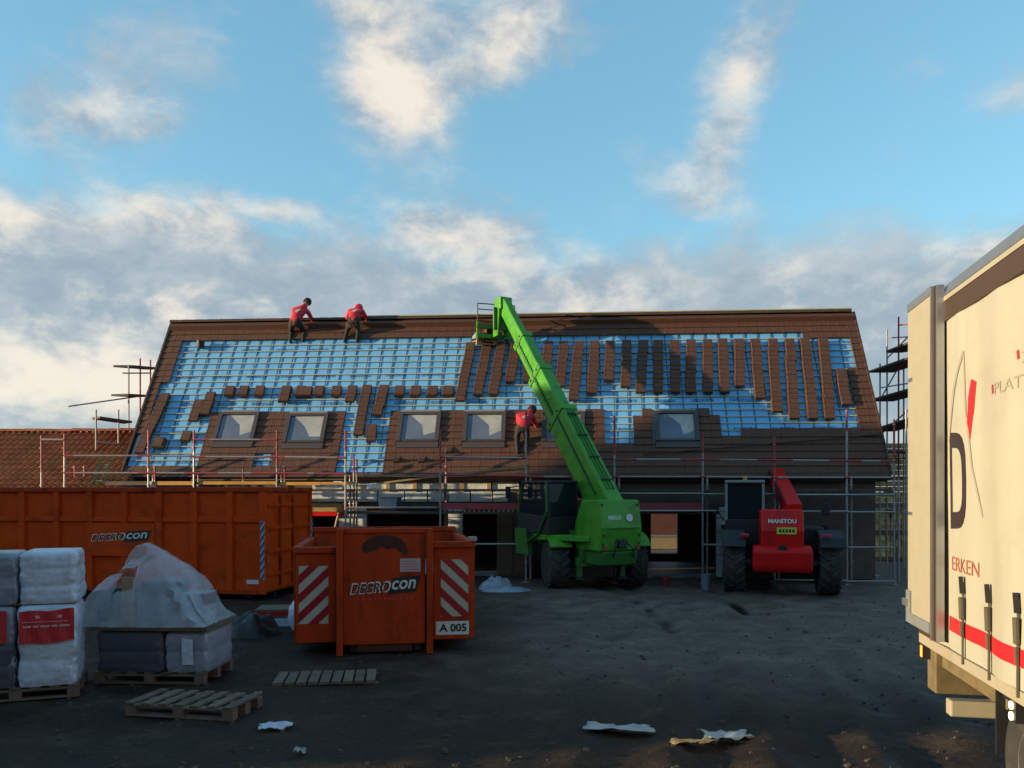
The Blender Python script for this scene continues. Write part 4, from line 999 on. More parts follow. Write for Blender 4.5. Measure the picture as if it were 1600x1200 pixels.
film = mat('clear_film', (.70, .75, .84), .10, var=.2, scale=5, bump=.25, bscale=12, alpha=.34)
out = [(140, 975), (152, 935), (156, 908), (170, 901), (190, 897), (197, 872), (206, 856), (224, 849), (238, 857), (258, 868), (288, 886), (312, 908), (324, 942), (344, 973)]
ox = [(PX(px, py, 10.4).x - c2.x, PX(px, py, 10.4).z - .70) for px, py in out]
nu, nv = 40, 18; vs = []; fs = []; rf_ = random.Random(21)
def hx_(x):
    for (xa, za), (xb, zb) in zip(ox, ox[1:]):
        if xa <= x <= xb: return za + (zb - za) * (x - xa) / (xb - xa)
    return 0
def ridged(v): return 1 - 2 * abs(mnoise.noise(v))
for i in range(nu + 1):
    x = ox[0][0] + (ox[-1][0] - ox[0][0]) * i / nu; h = max(.0, hx_(x))
    for j in range(nv + 1):
        v = j / nv; t = math.pi * v
        yy = -math.cos(t); zz = math.sin(t) ** .6
        spread = .40 + .10 * (1 - zz)
        # folds run down from the peak at x ~ -.2
        ang = math.atan2(x + .16, 1.05 - zz)
        fold = .055 * ridged(Vector((ang * 2.6, zz * 1.0, 7 + yy))) + .014 * rf_.uniform(-1, 1)
        sag = .12 * math.exp(-((x + .42) / .14) ** 2) * (yy < -.2) * zz
        z = h * zz * (1 - .06 * max(0, -yy)) + fold * .35 * zz - sag
        vs.append((x + rf_.uniform(-.006, .006), .42 + yy * spread - fold * (1.0 if yy < 0 else -1.0) + sag * .9, max(-.01, z)))
for i in range(nu):
    for j in range(nv):
        xm = ox[0][0] + (ox[-1][0] - ox[0][0]) * (i + .5) / nu; v = (j + .5) / nv
        if -.56 < xm < -.34 and .12 < v < .27: continue          # the torn gap showing the board
        fs.append((i * (nv + 1) + j, (i + 1) * (nv + 1) + j, (i + 1) * (nv + 1) + j + 1, i * (nv + 1) + j + 1))
fo = MB().add(vs, fs).obj('plastic_film', film); fo.location = (c2.x, c2.y, .70); fo.rotation_euler = (0, 0, R(-3)); smooth_angle(fo.data, 38)
tag(fo, 'crumpled translucent plastic film draped in a peak over the packs', 'plastic film')
# loose pallets on the mud
pallet_thing('empty grey wooden pallet lying in front of the film-covered load', (-3.36, 8.82, -.01), R(-11), 1.22, .62)
p2 = thing('pallet', 'dark flat slatted board sunk in the mud before the skip', 'pallet', (-2.28, 10.3, .0), R(8))
for k in range(9): MB().box(-.62 + k * .137, -.51 + k * .137, -.32, .32, .0, .03 + rnd.uniform(0, .01)).obj('slat', M['oldwood'], p2)
for y in (-.28, .22): MB().box(-.62, .62, y, y + .06, -.03, -.001).obj('bearer', M['oldwood'], p2)

def heap(name, label, cat, c, rx, ry, h, m, seed, sharp=1.0, n=26, kind=None):
    vs = []; fs = []; c = Vector(c)
    for j in range(n + 1):
        for i in range(n + 1):
            u, v = -1 + 2 * i / n, -1 + 2 * j / n; d = max(0, 1 - (u * u + v * v)) ** .6
            z = h * d * (1 + .55 * mnoise.noise(Vector((u * 2.2 + seed, v * 2.2, 1))) + .22 * mnoise.noise(Vector((u * 6 + seed, v * 6, 5)))) - .03
            vs.append((u * rx, v * ry, z))
    for j in range(n):
        for i in range(n): fs.append((j * (n + 1) + i, j * (n + 1) + i + 1, (j + 1) * (n + 1) + i + 1, (j + 1) * (n + 1) + i))
    o = MB().add(vs, fs).obj(name, M[m]); o.location = c; o.data.shade_smooth(); return tag(o, label, cat, kind=kind)
heap('tarpaulin_heap', 'black crumpled tarpaulin heap between film load and skip', 'tarpaulin', GP(392, 990), .48, .4, .36, 'black', 2.0)
heap('plastic_heap', 'pale plastic sheeting heaped left of the green machine', 'plastic sheeting', GP(775, 918), .42, .35, .27, 'greywrap', 4.0)
heap('plastic_heap', 'flat spread of pale sheeting on the mud before the green machine', 'plastic sheeting', GP(792, 922), .60, .3, .12, 'greywrap', 9.0)
heap('earth_heap', 'small mud heap under the red machine', 'earth heap', GP(1190, 918), .55, .4, .22, 'stone', 6.0)
bs_ = thing('board_stack', 'flat stack of reddish boards on a pale bearer behind the black heap', 'boards', GP(430, 978), R(6))
for k in range(3): MB().box(-.42 + .03 * k, .50, .0 + .02 * k, .7, .13 + k * .05, .175 + k * .05).obj('board', M['mred'] if k == 1 else M['oldwood'], bs_)
MB().box(-.35, .48, -.06, .09, .0, .125).obj('bearer', M['plastic'], bs_)
tag(MB().lathe([(.12, 0), (.20, .03), (.26, .22), (.24, .40), (.17, .50), (.10, .50), (.05, .44)], GP(452, 1000) + Vector((0, .9, 0)), (0, 0, 1), 18).obj('bag', M['plastic'], smooth=True), 'pale rounded sack leaning behind the left side of the skip', 'sack')
def bucket(label, c, r, h, m):
    b = thing('bucket', label, 'bucket', c, 0)
    MB().lathe([(r * .8, 0), (r, h), (r * 1.06, h), (r * 1.06, h + .015), (r * .92, h + .015), (r * .75, .03)], (0, 0, 0), (0, 0, 1), 18).obj('body', M[m], b, smooth=True)
    MB().path([(r * 1.07 * math.cos(math.pi * k / 10), -.02 - .08 * math.sin(math.pi * k / 10), h - .02 - .07 * math.sin(math.pi * k / 10)) for k in range(11)], .005, 5).obj('handle', M['dark'], b)
bucket('grey bucket at the foot of a scaffold post', GP(1103, 922), .12, .36, 'greybucket')
bucket('small red bucket on the ground between the two machines', GP(1040, 917), .10, .24, 'redbucket')
# items on the scaffold
tb = thing('mortar_tub', 'blue mortar tub standing on the lower scaffold deck', 'tub', BM @ Vector((sx(609, YO + .3), YO + .32, wall(609, 799, YO)[1])), -PHI)
MB().lathe([(.27, 0), (.30, .02), (.37, .35), (.40, .355), (.40, .375), (.34, .375), (.28, .04)], (0, 0, 0), (0, 0, 1), 4).obj('body', M['blue'], tb, bevel=.03).rotation_euler = (0, 0, R(45))
la = thing('step_ladder', 'mint green step ladder leaning on the scaffold left of the membrane', 'ladder', BM @ Vector((sx(158, -.6), -.6, wall(158, 764, -.6)[1])), -PHI)
for a, b, m in (((-.28, 0, 0), (-.02, .1, .85), 'mintgreen'), ((.03, 0, 0), (.22, .1, .80), 'mintgreen'), ((-.22, .12, 0), (.2, .2, .85), 'tan'), ((-.38, .1, 0), (-.12, .2, .62), 'mintgreen')):
    MB().bar(a, b, .045, .03).obj('rail', M[m], la)
for k in range(3): MB().bar((-.20 + k * .07, .03 * k, .22 + k * .22), (.07 + k * .055, .03 * k, .22 + k * .22), .05, .02).obj('rung', M['mintgreen'], la)
br_ = tag(MB().bar(BM @ Vector((sx(531, .0), -.1, 1.75)), BM @ Vector((sx(512, .0), -.45, 0)), .05, .05).obj('prop', M['tan']), 'pale timber prop slanting against the foil-clad pier', 'prop')

# scraps lying on the mud
def scrap(label, px, py, w, d, rz, m='scrap', lift=.03):
    c = GP(px, py); n = 10; vs = []; fs = []
    for j in range(n + 1):
        for i in range(n + 1):
            u, v = i / n - .5, j / n - .5
            e = 1 - .25 * mnoise.noise(Vector((u * 3 + px, v * 3, 0)))
            vs.append((u * w * e, v * d * e, lift + .05 * mnoise.noise(Vector((u * 3.5 + px, v * 3.5, 2))) + .02 * mnoise.noise(Vector((u * 11, v * 11 + px, 2)))))
    for j in range(n):
        for i in range(n): fs.append((j * (n + 1) + i, j * (n + 1) + i + 1, (j + 1) * (n + 1) + i + 1, (j + 1) * (n + 1) + i))
    o = MB().add(vs, fs).obj('sheet_scrap', M[m]); o.location = c; o.rotation_euler = (0, 0, rz); so = o.modifiers.new('thick', 'SOLIDIFY'); so.thickness = .004
    o.data.shade_smooth(); return tag(o, label, 'scrap', 'scraps on the mud')
scrap('long white sheet scrap on the mud right of centre foreground', 968, 1141, .62, .22, R(-6))
scrap('white sheet scrap with a brown edge nearest the lorry', 1135, 1153, .46, .22, R(10))
scrap('flat pale strip between the two white scraps', 1085, 1163, .42, .10, R(-3), 'tan')
scrap('small bluish scrap before the empty pallet', 430, 1138, .30, .15, R(10), 'plastic')
scrap('tiny pale scrap at the bottom edge left of centre', 468, 1178, .10, .09, 0)
scrap('tiny pale scrap left of the small bluish one', 403, 1088, .07, .05, 0)
# clods and stones over the mud
cl = MB(); rc = random.Random(11)
for k in range(1500):
    y = 5.8 + 13 * rc.random() ** 1.6; x = rc.uniform(-.66, .66) * y
    s = rc.choice((.008, .012, .016, .02, .03)) * rc.uniform(.7, 1.3); z = gh(x, y) if abs(x) < 14 else -.02
    q = [Vector((rc.uniform(.6, 1) * sx_ * s, rc.uniform(.6, 1) * sy_ * s, z + (sz_ * .5 + .3) * s * rc.uniform(.6, 1))) + Vector((x, y, 0)) for sx_, sy_, sz_ in ((-1, -1, -1), (1, -1, -1), (1, 1, -1), (-1, 1, -1), (-.6, -.6, 1), (.6, -.6, 1), (.6, .6, 1), (-.6, .6, 1))]
    cl.hexa(q)
o = cl.obj('mud_clods', M['stone']); o['kind'] = 'stuff'; o['label'] = 'small clods and stones scattered over the mud'; o['category'] = 'clods'

# ------------------------------------------------------------------ machines
def wheel(parent, c, r, w, rimcol, lugs=18, yaw=0.0, hub_out=1):
    """wheel on an x axle: tyre with chevron lugs, dished rim, hub"""
    wt = bpy.data.objects.new('wheel', None); COL.objects.link(wt); wt.parent = parent; wt.location = c; wt.rotation_euler = (0, 0, yaw)
    h = w / 2; rim_r = r * .56
    t = MB().lathe([(rim_r, -h * .86), (r * .74, -h), (r * .90, -h * .97), (r * .965, -h * .80), (r * .975, 0), (r * .965, h * .80), (r * .90, h * .97), (r * .74, h), (rim_r, h * .86)], (0, 0, 0), (1, 0, 0), 36)
    for k in range(lugs):
        for sd in (-1, 1):
            a = 2 * math.pi * (k + (.5 if sd > 0 else 0)) / lugs; a2 = a + .55 * 2 * math.pi / lugs * 1.4
            p = Vector((sd * h * .97, math.cos(a) * r * .955, math.sin(a) * r * .955)); q = Vector((sd * .02, math.cos(a2) * r * .985, math.sin(a2) * r * .985))
            t.bar(p, q, .055 * r / .6, .06 * r / .6, up=(0, math.cos(a), math.sin(a)))
    t.obj('tyre', M['rubber'], wt, smooth=True)
    for sd in (-1, 1):
        MB().lathe([(rim_r * 1.0, sd * h * .84), (rim_r * .93, sd * h * .88), (rim_r * .86, sd * h * .60), (rim_r * .45, sd * h * .42), (rim_r * .40, sd * h * .75), (rim_r * .2, sd * h * .80)], (0, 0, 0), (1, 0, 0), 24).obj('rim', rimcol, wt, smooth=True)
    return wt
# --- green rotating telehandler
g = GP(929, 918)
H11 = R(11)
gm = thing('green_telehandler', 'green rotating telehandler reaching its long boom up to the roof', 'telehandler', (g.x, g.y + .25, 0), H11)
for x in (-.98, .98):
    for y in (0, 2.65): wheel(gm, (x, y, .61), .61, .46, M['greendark'])
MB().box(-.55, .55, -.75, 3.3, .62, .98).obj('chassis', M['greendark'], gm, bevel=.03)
for y in (0, 2.65): MB().tube((-.95, y, .61), (.95, y, .61), .13, 12).obj('axle', M['dark'], gm, smooth=True)
for y, sgn in ((-.62, -1), (3.25, 1)):
    MB().box(-.62, .62, y - .13, y + .13, .55, .76).obj('stabiliser_beam', M['greendark'], gm, bevel=.02)
    for x in (-.60, .46):
        MB().box(x, x + .12, y - .08, y + .08, .30, .56).obj('stabiliser_leg', M['greendark'], gm, bevel=.015)
        MB().box(x - .05, x + .17, y - .12, y + .12, .25, .298).obj('stabiliser_foot', M['dark'], gm)
for x in (-.98, .98):     # mudguards
    for y in (0, 2.65):
        mb = MB(); n = 8; sd = .27
        ring = [(x - sd, y + math.cos(math.pi * (.2 + .6 * k / n)) * .76, .60 + math.sin(math.pi * (.2 + .6 * k / n)) * .70) for k in range(n + 1)]
        for k in range(n):
            a, b = ring[k], ring[k + 1]
            mb.add([a, b, (b[0] + 2 * sd, b[1], b[2]), (a[0] + 2 * sd, a[1], a[2]), (a[0], a[1], a[2] + .03), (b[0], b[1], b[2] + .03), (b[0] + 2 * sd, b[1], b[2] + .03), (a[0] + 2 * sd, a[1], a[2] + .03)], MB.BF)
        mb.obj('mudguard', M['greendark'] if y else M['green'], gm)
# superstructure turned towards the roof: its frame is the turret
tur_c = Vector((g.x, g.y + .25, 0)) + Matrix.Rotation(H11, 3, 'Z') @ Vector((0, 1.1, 0))
base_w = PX(948, 792, 19.75)                       # boom foot
tip_w = PX(787, 474, 24.35)                        # boom head
hd = (tip_w - base_w); az = math.atan2(-hd.x, hd.y)
TY = az - H11
tur = bpy.data.objects.new('turret', MB().lathe([(.62, .985), (.66, 1.0), (.66, 1.12), (.60, 1.14)], (0, 0, 0), (0, 0, 1), 28).mesh('turret', M['dark'])); COL.objects.link(tur); tur.parent = gm; tur.location = (0, 1.1, 0); tur.rotation_euler = (0, 0, TY)
TM = Matrix.Translation(tur_c) @ Matrix.Rotation(az, 4, 'Z'); TI = TM.inverted()
b0 = TI @ base_w; b1 = TI @ tip_w
bxo = b0.x                                          # boom plane offset in the turret frame
def TB(*a, name, m='green', bevel=.02): return MB().box(*a).obj(name, M[m], tur, bevel=bevel)
yb = b0.y
MB().prism([(bxo - .58, yb - .55, .95), (bxo - .58, yb - .62, 1.5), (bxo - .58, yb - .50, 2.14), (bxo - .58, yb + .2, 2.14), (bxo - .58, yb + .5, 1.6), (bxo - .58, yb + .5, .95)], (1.16, 0, 0)).obj('counterweight', M['green'], tur, bevel=.04)
MB().prism([(bxo - .50, yb - .50, .62), (bxo - .50, yb - .57, .945), (bxo - .50, yb + .5, .945), (bxo - .50, yb + .4, .62)], (1.0, 0, 0)).obj('rear_block', M['greendark'], tur, bevel=.03)
MB().box(bxo - .12, bxo + .12, yb - .66, yb - .55, 1.02, 1.22).obj('tow_hitch', M['dark'], tur, bevel=.02)
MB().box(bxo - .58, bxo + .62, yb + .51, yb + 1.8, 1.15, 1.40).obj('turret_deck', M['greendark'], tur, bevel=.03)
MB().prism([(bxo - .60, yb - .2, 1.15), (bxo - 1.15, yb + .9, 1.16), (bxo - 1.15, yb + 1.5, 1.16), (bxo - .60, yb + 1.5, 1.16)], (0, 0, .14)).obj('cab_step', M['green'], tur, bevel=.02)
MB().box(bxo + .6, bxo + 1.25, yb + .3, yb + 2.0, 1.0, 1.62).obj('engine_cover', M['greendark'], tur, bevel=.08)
# lettering and badge on the rear
rear_n = Vector((0, -.62 + .5, 0))
def rear_pt(x, z):
    y = yb - .62 + .12 * (z - 1.5) / .64 if z > 1.5 else yb - .55 - .07 * (z - .95) / .55
    return Vector((x, y - .004, z))
up_ = (rear_pt(0, 2.0) - rear_pt(0, 1.6)).normalized()
inst('lettering', text_mesh('MERLO', M['white'], rear_pt(bxo - .36, 1.68), (1, 0, 0), up_, .36, .10, bold=.03), tur)
MB().lathe([(.09, -.02), (.09, .004)], rear_pt(bxo + .22, 1.72) + Vector((0, -.022, 0)), (0, -1, .18), 20).obj('badge', M['white'], tur)
for z in (1.12, 1.32, 2.02):
    for x in (-.5, .5): MB().lathe([(.03, -.01), (.03, .012)], rear_pt(bxo + x, z), (0, -1, 0), 8).obj('bolt', M['dark'], tur)
MB().box(bxo - .40, bxo + .40, yb - .645, yb - .60, 1.47, 1.49).obj('seam_bar', M['greendark'], tur)
for x in (-.5, .42): MB().box(bxo + x, bxo + x + .1, yb - .60, yb - .565, 1.0, 1.08).obj('tail_light', M['taillight'], tur)
MB().path([Vector((bxo + .1, yb - .60, 1.2)), Vector((bxo + .25, yb - .70, 1.0)), Vector((bxo + .35, yb - .58, .80))], .018, 6).obj('hose', M['dark'], tur)
MB().path([Vector((bxo - .1, yb - .60, 1.25)), Vector((bxo - .22, yb - .68, 1.05)), Vector((bxo - .2, yb - .56, .80))], .018, 6).obj('hose', M['dark'], tur)
# cab
cx0, cx1, cy0, cy1, cz0, cz1 = bxo - 1.16, bxo - .34, yb + .75, yb + 2.15, 1.31, 2.58
lower = MB().prism([(cx0, cy0, cz0), (cx0, cy1 + .1, cz0), (cx0, cy1 + .12, cz0 + .5), (cx0, cy0, cz0 + .42)], (cx1 - cx0, 0, 0)).obj('cab_body', M['bplastic'], tur, bevel=.02)
MB().prism([(cx0 + .03, cy0 + .02, cz0 + .43), (cx0 + .03, cy1 + .08, cz0 + .5), (cx0 + .03, cy1 - .1, cz1 - .06), (cx0 + .03, cy0 + .06, cz1 - .06)], (cx1 - cx0 - .06, 0, 0)).obj('cab_glass', M['glass'], tur)
for x in (cx0 + .02, cx1 - .02):
    MB().bar((x, cy0 + .01, cz0 + .42), (x, cy0 + .05, cz1 - .05), .06, .06).obj('cab_pillar', M['bplastic'], tur)
    MB().path([(x, cy1 + .12, cz0 + .45), (x, cy1 + .06, cz0 + .9), (x, cy1 - .12, cz1 - .04)], .03, 7).obj('cab_pillar', M['greendark'], tur)
MB().box(cx0 - .02, cx1 + .02, cy0, cy1 - .06, cz1 - .055, cz1 + .02).obj('cab_roof', M['bplastic'], tur, bevel=.03)
MB().path([(cx0 - .03, cy0 + .06, cz1 - .02), (cx0 - .05, cy0 + .0, cz0 + .55), (cx0 - .03, cy0 + .45, cz0 - .02), (cx0 - .03, cy1 - .2, cz0 - .3)], .03, 8).obj('door_frame', M['greendark'], tur)
MB().prism([(cx0 - .06, cy1 - .5, cz0 - .55), (cx0 - .06, cy1 + .1, cz0 - .55), (cx0 - .06, cy1 + .2, cz0 + .1), (cx0 - .06, cy1 - .35, cz0 + .1)], (.16, 0, 0)).obj('cab_step_guard', M['greendark'], tur, bevel=.02)
MB().path([(cx0 - .02, cy1 - .1, cz1 - .1), (cx0 - .28, cy1 + .1, cz1 - .15)], .015, 6).obj('mirror_arm', M['dark'], tur); MB().box(cx0 - .36, cx0 - .22, cy1 + .08, cy1 + .13, cz1 - .42, cz1 - .12).obj('mirror', M['bplastic'], tur, bevel=.02)
# telescopic boom: nested box sections
d = (b1 - b0); BL = d.length; d.normalize()
side = Vector((1, 0, 0)); upb = side.cross(d).normalized()
secs = [(-.15, 3.1, .44, .80), (2.95, 4.75, .36, .66), (4.65, 6.2, .29, .53), (6.1, BL, .23, .42)]
boom = None
for k, (a, b, w, h) in enumerate(secs):
    o = MB().bar(b0 + d * a, b0 + d * b, w, h, up=upb).obj('boom_section', M['green'], tur, bevel=.035)
    if k < 3:
        MB().bar(b0 + d * (b - .16), b0 + d * (b + .03), w + .06, h + .06, up=upb).obj('boom_collar', M['green'], tur, bevel=.02)
# hose chain along the left flank and lift ram under the boom
for k in range(26):
    p = b0 + d * (3.2 + k * .115) - side * ((.205 if k < 14 else .17) - .0006 * k) ; 
    MB().bar(p - upb * (.06), p + d * .085 - upb * .02, .05, .06, up=upb).obj('hose_link', M['greendark'], tur)
MB().path([b0 + d * .3 - side * .24 + upb * .1, b0 + d * 3.0 - side * .235 + upb * .12], .022, 7).obj('hose', M['dark'], tur)
for a_, b_, w_, h_ in secs[:3]:
    for q in (-1, 1):
        for e in (-.3, .3): MB().lathe([(.028, -.01), (.028, .02)], b0 + d * (b_ - .07) - side * (w_ / 2 + .03) + upb * (e * h_), -side, 8).obj('bolt', M['dark'], tur) if q < 0 else None
for e in (-.09, .0, .09): MB().path([b0 + d * .2 + side * e + upb * .42, b0 + d * 2.9 + side * e + upb * .42], .016, 6).obj('hydraulic_pipe', M['greendark'], tur)
for k in range(4): MB().bar(b0 + d * (.5 + k * .75) - side * .14 + upb * .43, b0 + d * (.5 + k * .75) + side * .14 + upb * .43, .05, .03).obj('pipe_clamp', M['dark'], tur)
MB().tube(b0 + d * .9 - upb * .65 , b0 + d * 2.6 - upb * .40, .09, 12).obj('lift_ram', M['dark'], tur, smooth=True)
# head: two cheek plates down to the fork carriage
hp = b1
MB().box(hp.x - .20, hp.x + .20, hp.y - .16, hp.y + .22, hp.z - .20, hp.z + .16).obj('boom_head', M['green'], tur, bevel=.03)
for x in (-.19, .14):
    MB().prism([(hp.x + x, hp.y - .12, hp.z + .1), (hp.x + x, hp.y + .24, hp.z + .1), (hp.x + x, hp.y + .34, hp.z - .95), (hp.x + x, hp.y + .02, hp.z - .95)], (.05, 0, 0)).obj('head_plate', M['green'], tur)
MB().box(hp.x - .30, hp.x + .30, hp.y + .05, hp.y + .12, hp.z - .78, hp.z - .12).obj('head_back', M['greendark'], tur, bevel=.02)
car = bpy.data.objects.new('fork_carriage', None); COL.objects.link(car); car.parent = tur; car.location = (hp.x - .04, hp.y + .40, hp.z - .92); car.rotation_euler = (0, 0, -az * .35)
for z, m in ((-.06, 'green'), (.22, 'greendark')): MB().box(-.60, .60, -.05, .05, z, z + .12).obj('carriage_bar', M[m], car, bevel=.01)
for x in (-.60, .56): MB().box(x, x + .05, -.045, .045, -.05, .42).obj('carriage_post', M['green'], car)
for z in (.45, .62, .79, .96): MB().tube((-.58, 0, z), (.58, 0, z), .016, 7).obj('backrest_bar', M['dark'], car)
for x in (-.575, .575): MB().tube((x, 0, .42), (x, 0, .97), .016, 7).obj('backrest_post', M['dark'], car)
for x in (-.38, .30):
    MB().prism([(x, .06, -.14), (x, .84, -.14), (x, .84, -.125), (x, .1, -.09), (x, .1, .12), (x, .06, .12)], (.09, 0, 0)).obj('fork', M['dark'], car)
# pallet with the last tiles on the forks
CM = TM @ Matrix.Translation(car.location) @ Matrix.Rotation(car.rotation_euler.z, 4, 'Z')
pw = CM @ Vector((-.05, .45, -.225))
lp = thing('pallet', 'small wooden pallet carried on the forks at the boom head', 'pallet', pw, az + car.rotation_euler.z)
for i in range(5): MB().box(-.52 + i * .225, -.40 + i * .225, -.36, .36, .118, .14).obj('deck_board', M['timber'], lp)
for y in (-.34, .24):
    MB().box(-.52, .62, y, y + .1, .10, .1175).obj('stringer_board', M['timber'], lp); MB().box(-.52, .62, y, y + .1, 0, .02).obj('bottom_board', M['timber'], lp)
    for x in (-.52, .0, .50): MB().box(x, x + .12, y, y + .1, .0205, .0995).obj('spacer_block', M['timber'], lp)
ts = thing('tile_stack', 'remaining brown tiles on the fork pallet at the boom head', 'roof tiles', pw + Vector((0, 0, .142)), az + car.rotation_euler.z)
for k in range(7): MB().box(-.20 + rnd.uniform(-.01, .01), .10, -.28, .05, k * .05, k * .05 + .045).obj('tile', M['tile'], ts)
for k in range(4): MB().box(-.46, -.24 + rnd.uniform(-.01, .01), -.30, .0, k * .05, k * .05 + .045).obj('tile', M['tile'], ts)
tag(heap('film_scrap', 'x', 'film', pw + Vector((-.38, -.30, .20)), .16, .12, .20, 'scrap', 3.0, n=12), 'torn white packing film on the fork pallet', 'packing film')

# --- red telehandler
g = GP(1227, 929)
rm = thing('red_telehandler', 'red telehandler with a glass cab parked right of the green one, seen from behind', 'telehandler', (g.x, g.y + .35, 0), R(-14))
for x in (-1.03, 1.03):
    for y in (0, 2.8): wheel(rm, (x, y, .64), .64, .48, M['grey'], lugs=17)
    for y in (0, 2.8): MB().prism([(x - .29 if x < 0 else x - .24, y - .72, 1.10), (x - .29 if x < 0 else x - .24, y - .62, 1.30), (x - .29 if x < 0 else x - .24, y - .3, 1.44), (x - .29 if x < 0 else x - .24, y + .5, 1.44), (x - .29 if x < 0 else x - .24, y + .72, 1.2), (x - .29 if x < 0 else x - .24, y + .66, 1.18), (x - .29 if x < 0 else x - .24, y + .45, 1.36), (x - .29 if x < 0 else x - .24, y - .3, 1.36), (x - .29 if x < 0 else x - .24, y - .66, 1.08)], (.53, 0, 0)).obj('mudguard', M['bplastic'], rm)
MB().box(-.5, .5, -.4, 3.4, .60, 1.0).obj('chassis', M['dark'], rm, bevel=.03)
for y in (0, 2.8): MB().tube((-1, y, .64), (1, y, .64), .14, 12).obj('axle', M['dark'], rm, smooth=True)
MB().prism([(-.46, -.62, .92), (-.46, -.66, 1.45), (-.46, -.50, 1.93), (-.46, .9, 1.90), (-.46, .9, .92)], (.92, 0, 0)).obj('rear_hood', M['mred'], rm, bevel=.05)
MB().prism([(-.64, -.70, .52), (-.64, -.78, .62), (-.64, -.80, 1.0), (-.64, -.66, 1.12), (-.64, -.2, 1.12), (-.64, -.2, .52)], (1.28, 0, 0)).obj('counterweight', M['mred'], rm, bevel=.07, segs=3)
MB().lathe([(.10, 0), (.10, .06), (.06, .06)], (0, -.71, 1.05), (0, -1, 0), 18).obj('tow_eye', M['dark'], rm)
inst('lettering', text_mesh('MANITOU', M['white'], (-.30, -.648, 1.62), (1, 0, 0), Vector((0, .16, .48)), .60, .10, bold=.03), rm)
yp = MB().prism([(-.12, -.674, 1.38), (.30, -.674, 1.38), (.30, -.655, 1.53), (-.12, -.655, 1.53)], (0, .01, 0)).obj('number_plate', M['yellow'], rm)
nb = MB()
for k in range(5): nb.prism([(-.07 + k * .07, -.676, 1.42), (-.025 + k * .07, -.676, 1.42), (-.025 + k * .07, -.664, 1.49), (-.07 + k * .07, -.664, 1.49)], (0, -.002, 0))
o = nb.obj('plate_marks', M['black'], yp); o['kind'] = 'stuff'
cx0, cx1, cy0, cy1 = -1.22, -.34, .30, 1.75
MB().box(cx0, cx1, cy0, cy1 + .1, 1.05, 1.68).obj('cab_body', M['bplastic'], rm, bevel=.03)
MB().prism([(cx0 + .03, cy0 + .02, 1.69), (cx0 + .03, cy1 + .05, 1.69), (cx0 + .03, cy1 - .2, 2.52), (cx0 + .03, cy0 + .06, 2.52)], (cx1 - cx0 - .06, 0, 0)).obj('cab_glass', M['glass'], rm)
for x in (cx0 + .02, cx1 - .02):
    MB().bar((x, cy0, 1.66), (x, cy0 + .05, 2.55), .06, .06).obj('cab_pillar', M['grey'], rm); MB().bar((x, cy1 + .08, 1.68), (x, cy1 - .18, 2.55), .06, .06).obj('cab_pillar', M['grey'], rm)
MB().box(cx0 - .02, cx1 + .02, cy0 - .02, cy1 - .1, 2.525, 2.60).obj('cab_roof', M['grey'], rm, bevel=.03)
MB().lathe([(.05, 0), (.05, .07), (.02, .10)], (cx0 + .45, cy0 + .2, 2.60), (0, 0, 1), 12).obj('beacon', M['yellowboard'], rm)
a, b = Vector((.30, -.05, 1.86)), Vector((.06, 4.0, 3.02))
MB().bar(a, b, .34, .40).obj('boom', M['mred'], rm, bevel=.03); MB().bar(b - (b - a).normalized() * .1, b + (b - a).normalized() * 1.0, .26, .31).obj('boom_inner', M['mred'], rm, bevel=.03)
MB().bar(a + Vector((-.18, .2, .15)), b + Vector((-.18, -.4, .10)), .03, .05).obj('hose', M['dark'], rm)
MB().box(.47, .98, .2, 2.0, .95, 1.52).obj('engine_cover', M['bplastic'], rm, bevel=.06)
for x in (-.92, .82): MB().box(x, x + .2, -.76, -.68, 1.31, 1.39).obj('tail_light', M['taillight'], rm, bevel=.02)
for x0_, x1_ in ((.95, 1.15), (-1.25, -1.5)):
    MB().path([(x0_, 1.6, 1.6), (x1_, 1.7, 2.0)], .018, 6).obj('mirror_arm', M['dark'], rm); MB().box(min(x1_, x1_ + .16) - .05, x1_ + .13, 1.68, 1.73, 1.75, 2.05).obj('mirror', M['bplastic'], rm, bevel=.02)

# ------------------------------------------------------------------ curtain-side lorry at the right
VA = math.atan2(261 / F, 1.0)
tk0 = Vector((3.71, 7.54, 0))
TKM = Matrix.Translation(tk0) @ Matrix.Rotation(-VA, 4, 'Z'); TKI = TKM.inverted()
truck = thing('curtain_side_lorry', 'cream curtain-side lorry with a red stripe, its rear door folded against its side', 'lorry', tk0, -VA)
def tp(px, py, x=0.0):
    p = ray_local(px, py, (x, 0, 0), (1, 0, 0), TKI); return p.y, p.z
YF = -9.5; ZTOP = 4.0; ZBOT = 1.02
# curtain: gently rippled sheet
def cw(y, z): return .022 * mnoise.noise(Vector((y * 2.4, z * .35, 1))) + .010 * math.sin(y * 7.2 + .6 * math.sin(z)) + .006 * mnoise.noise(Vector((y * 7, z * 1.5, 4))) - .012
def conform(me, off=.004):
    for v in me.vertices: v.co.x = cw(v.co.y, v.co.z) - off
    me.update(); return me
n = 170; m_ = 16; vs = []; fs = []
for i in range(n + 1):
    y = YF + (-.42 - YF) * i / n
    for j in range(m_ + 1):
        z = ZBOT + .02 + (3.70 - ZBOT) * j / m_
        vs.append((cw(y, z), y, z))
for i in range(n):
    for j in range(m_): fs.append((i * (m_ + 1) + j, (i + 1) * (m_ + 1) + j, (i + 1) * (m_ + 1) + j + 1, i * (m_ + 1) + j + 1))
cu = MB().add(vs, fs).obj('curtain', M['cream'], truck); cu.data.shade_smooth()
MB().box(.06, 2.5, YF, -.02, ZBOT, 3.95).obj('box_body', M['creampaint'], truck)
MB().box(-.03, .055, YF, .0, 3.70, 3.86).obj('top_track', M['brownmetal'], truck)
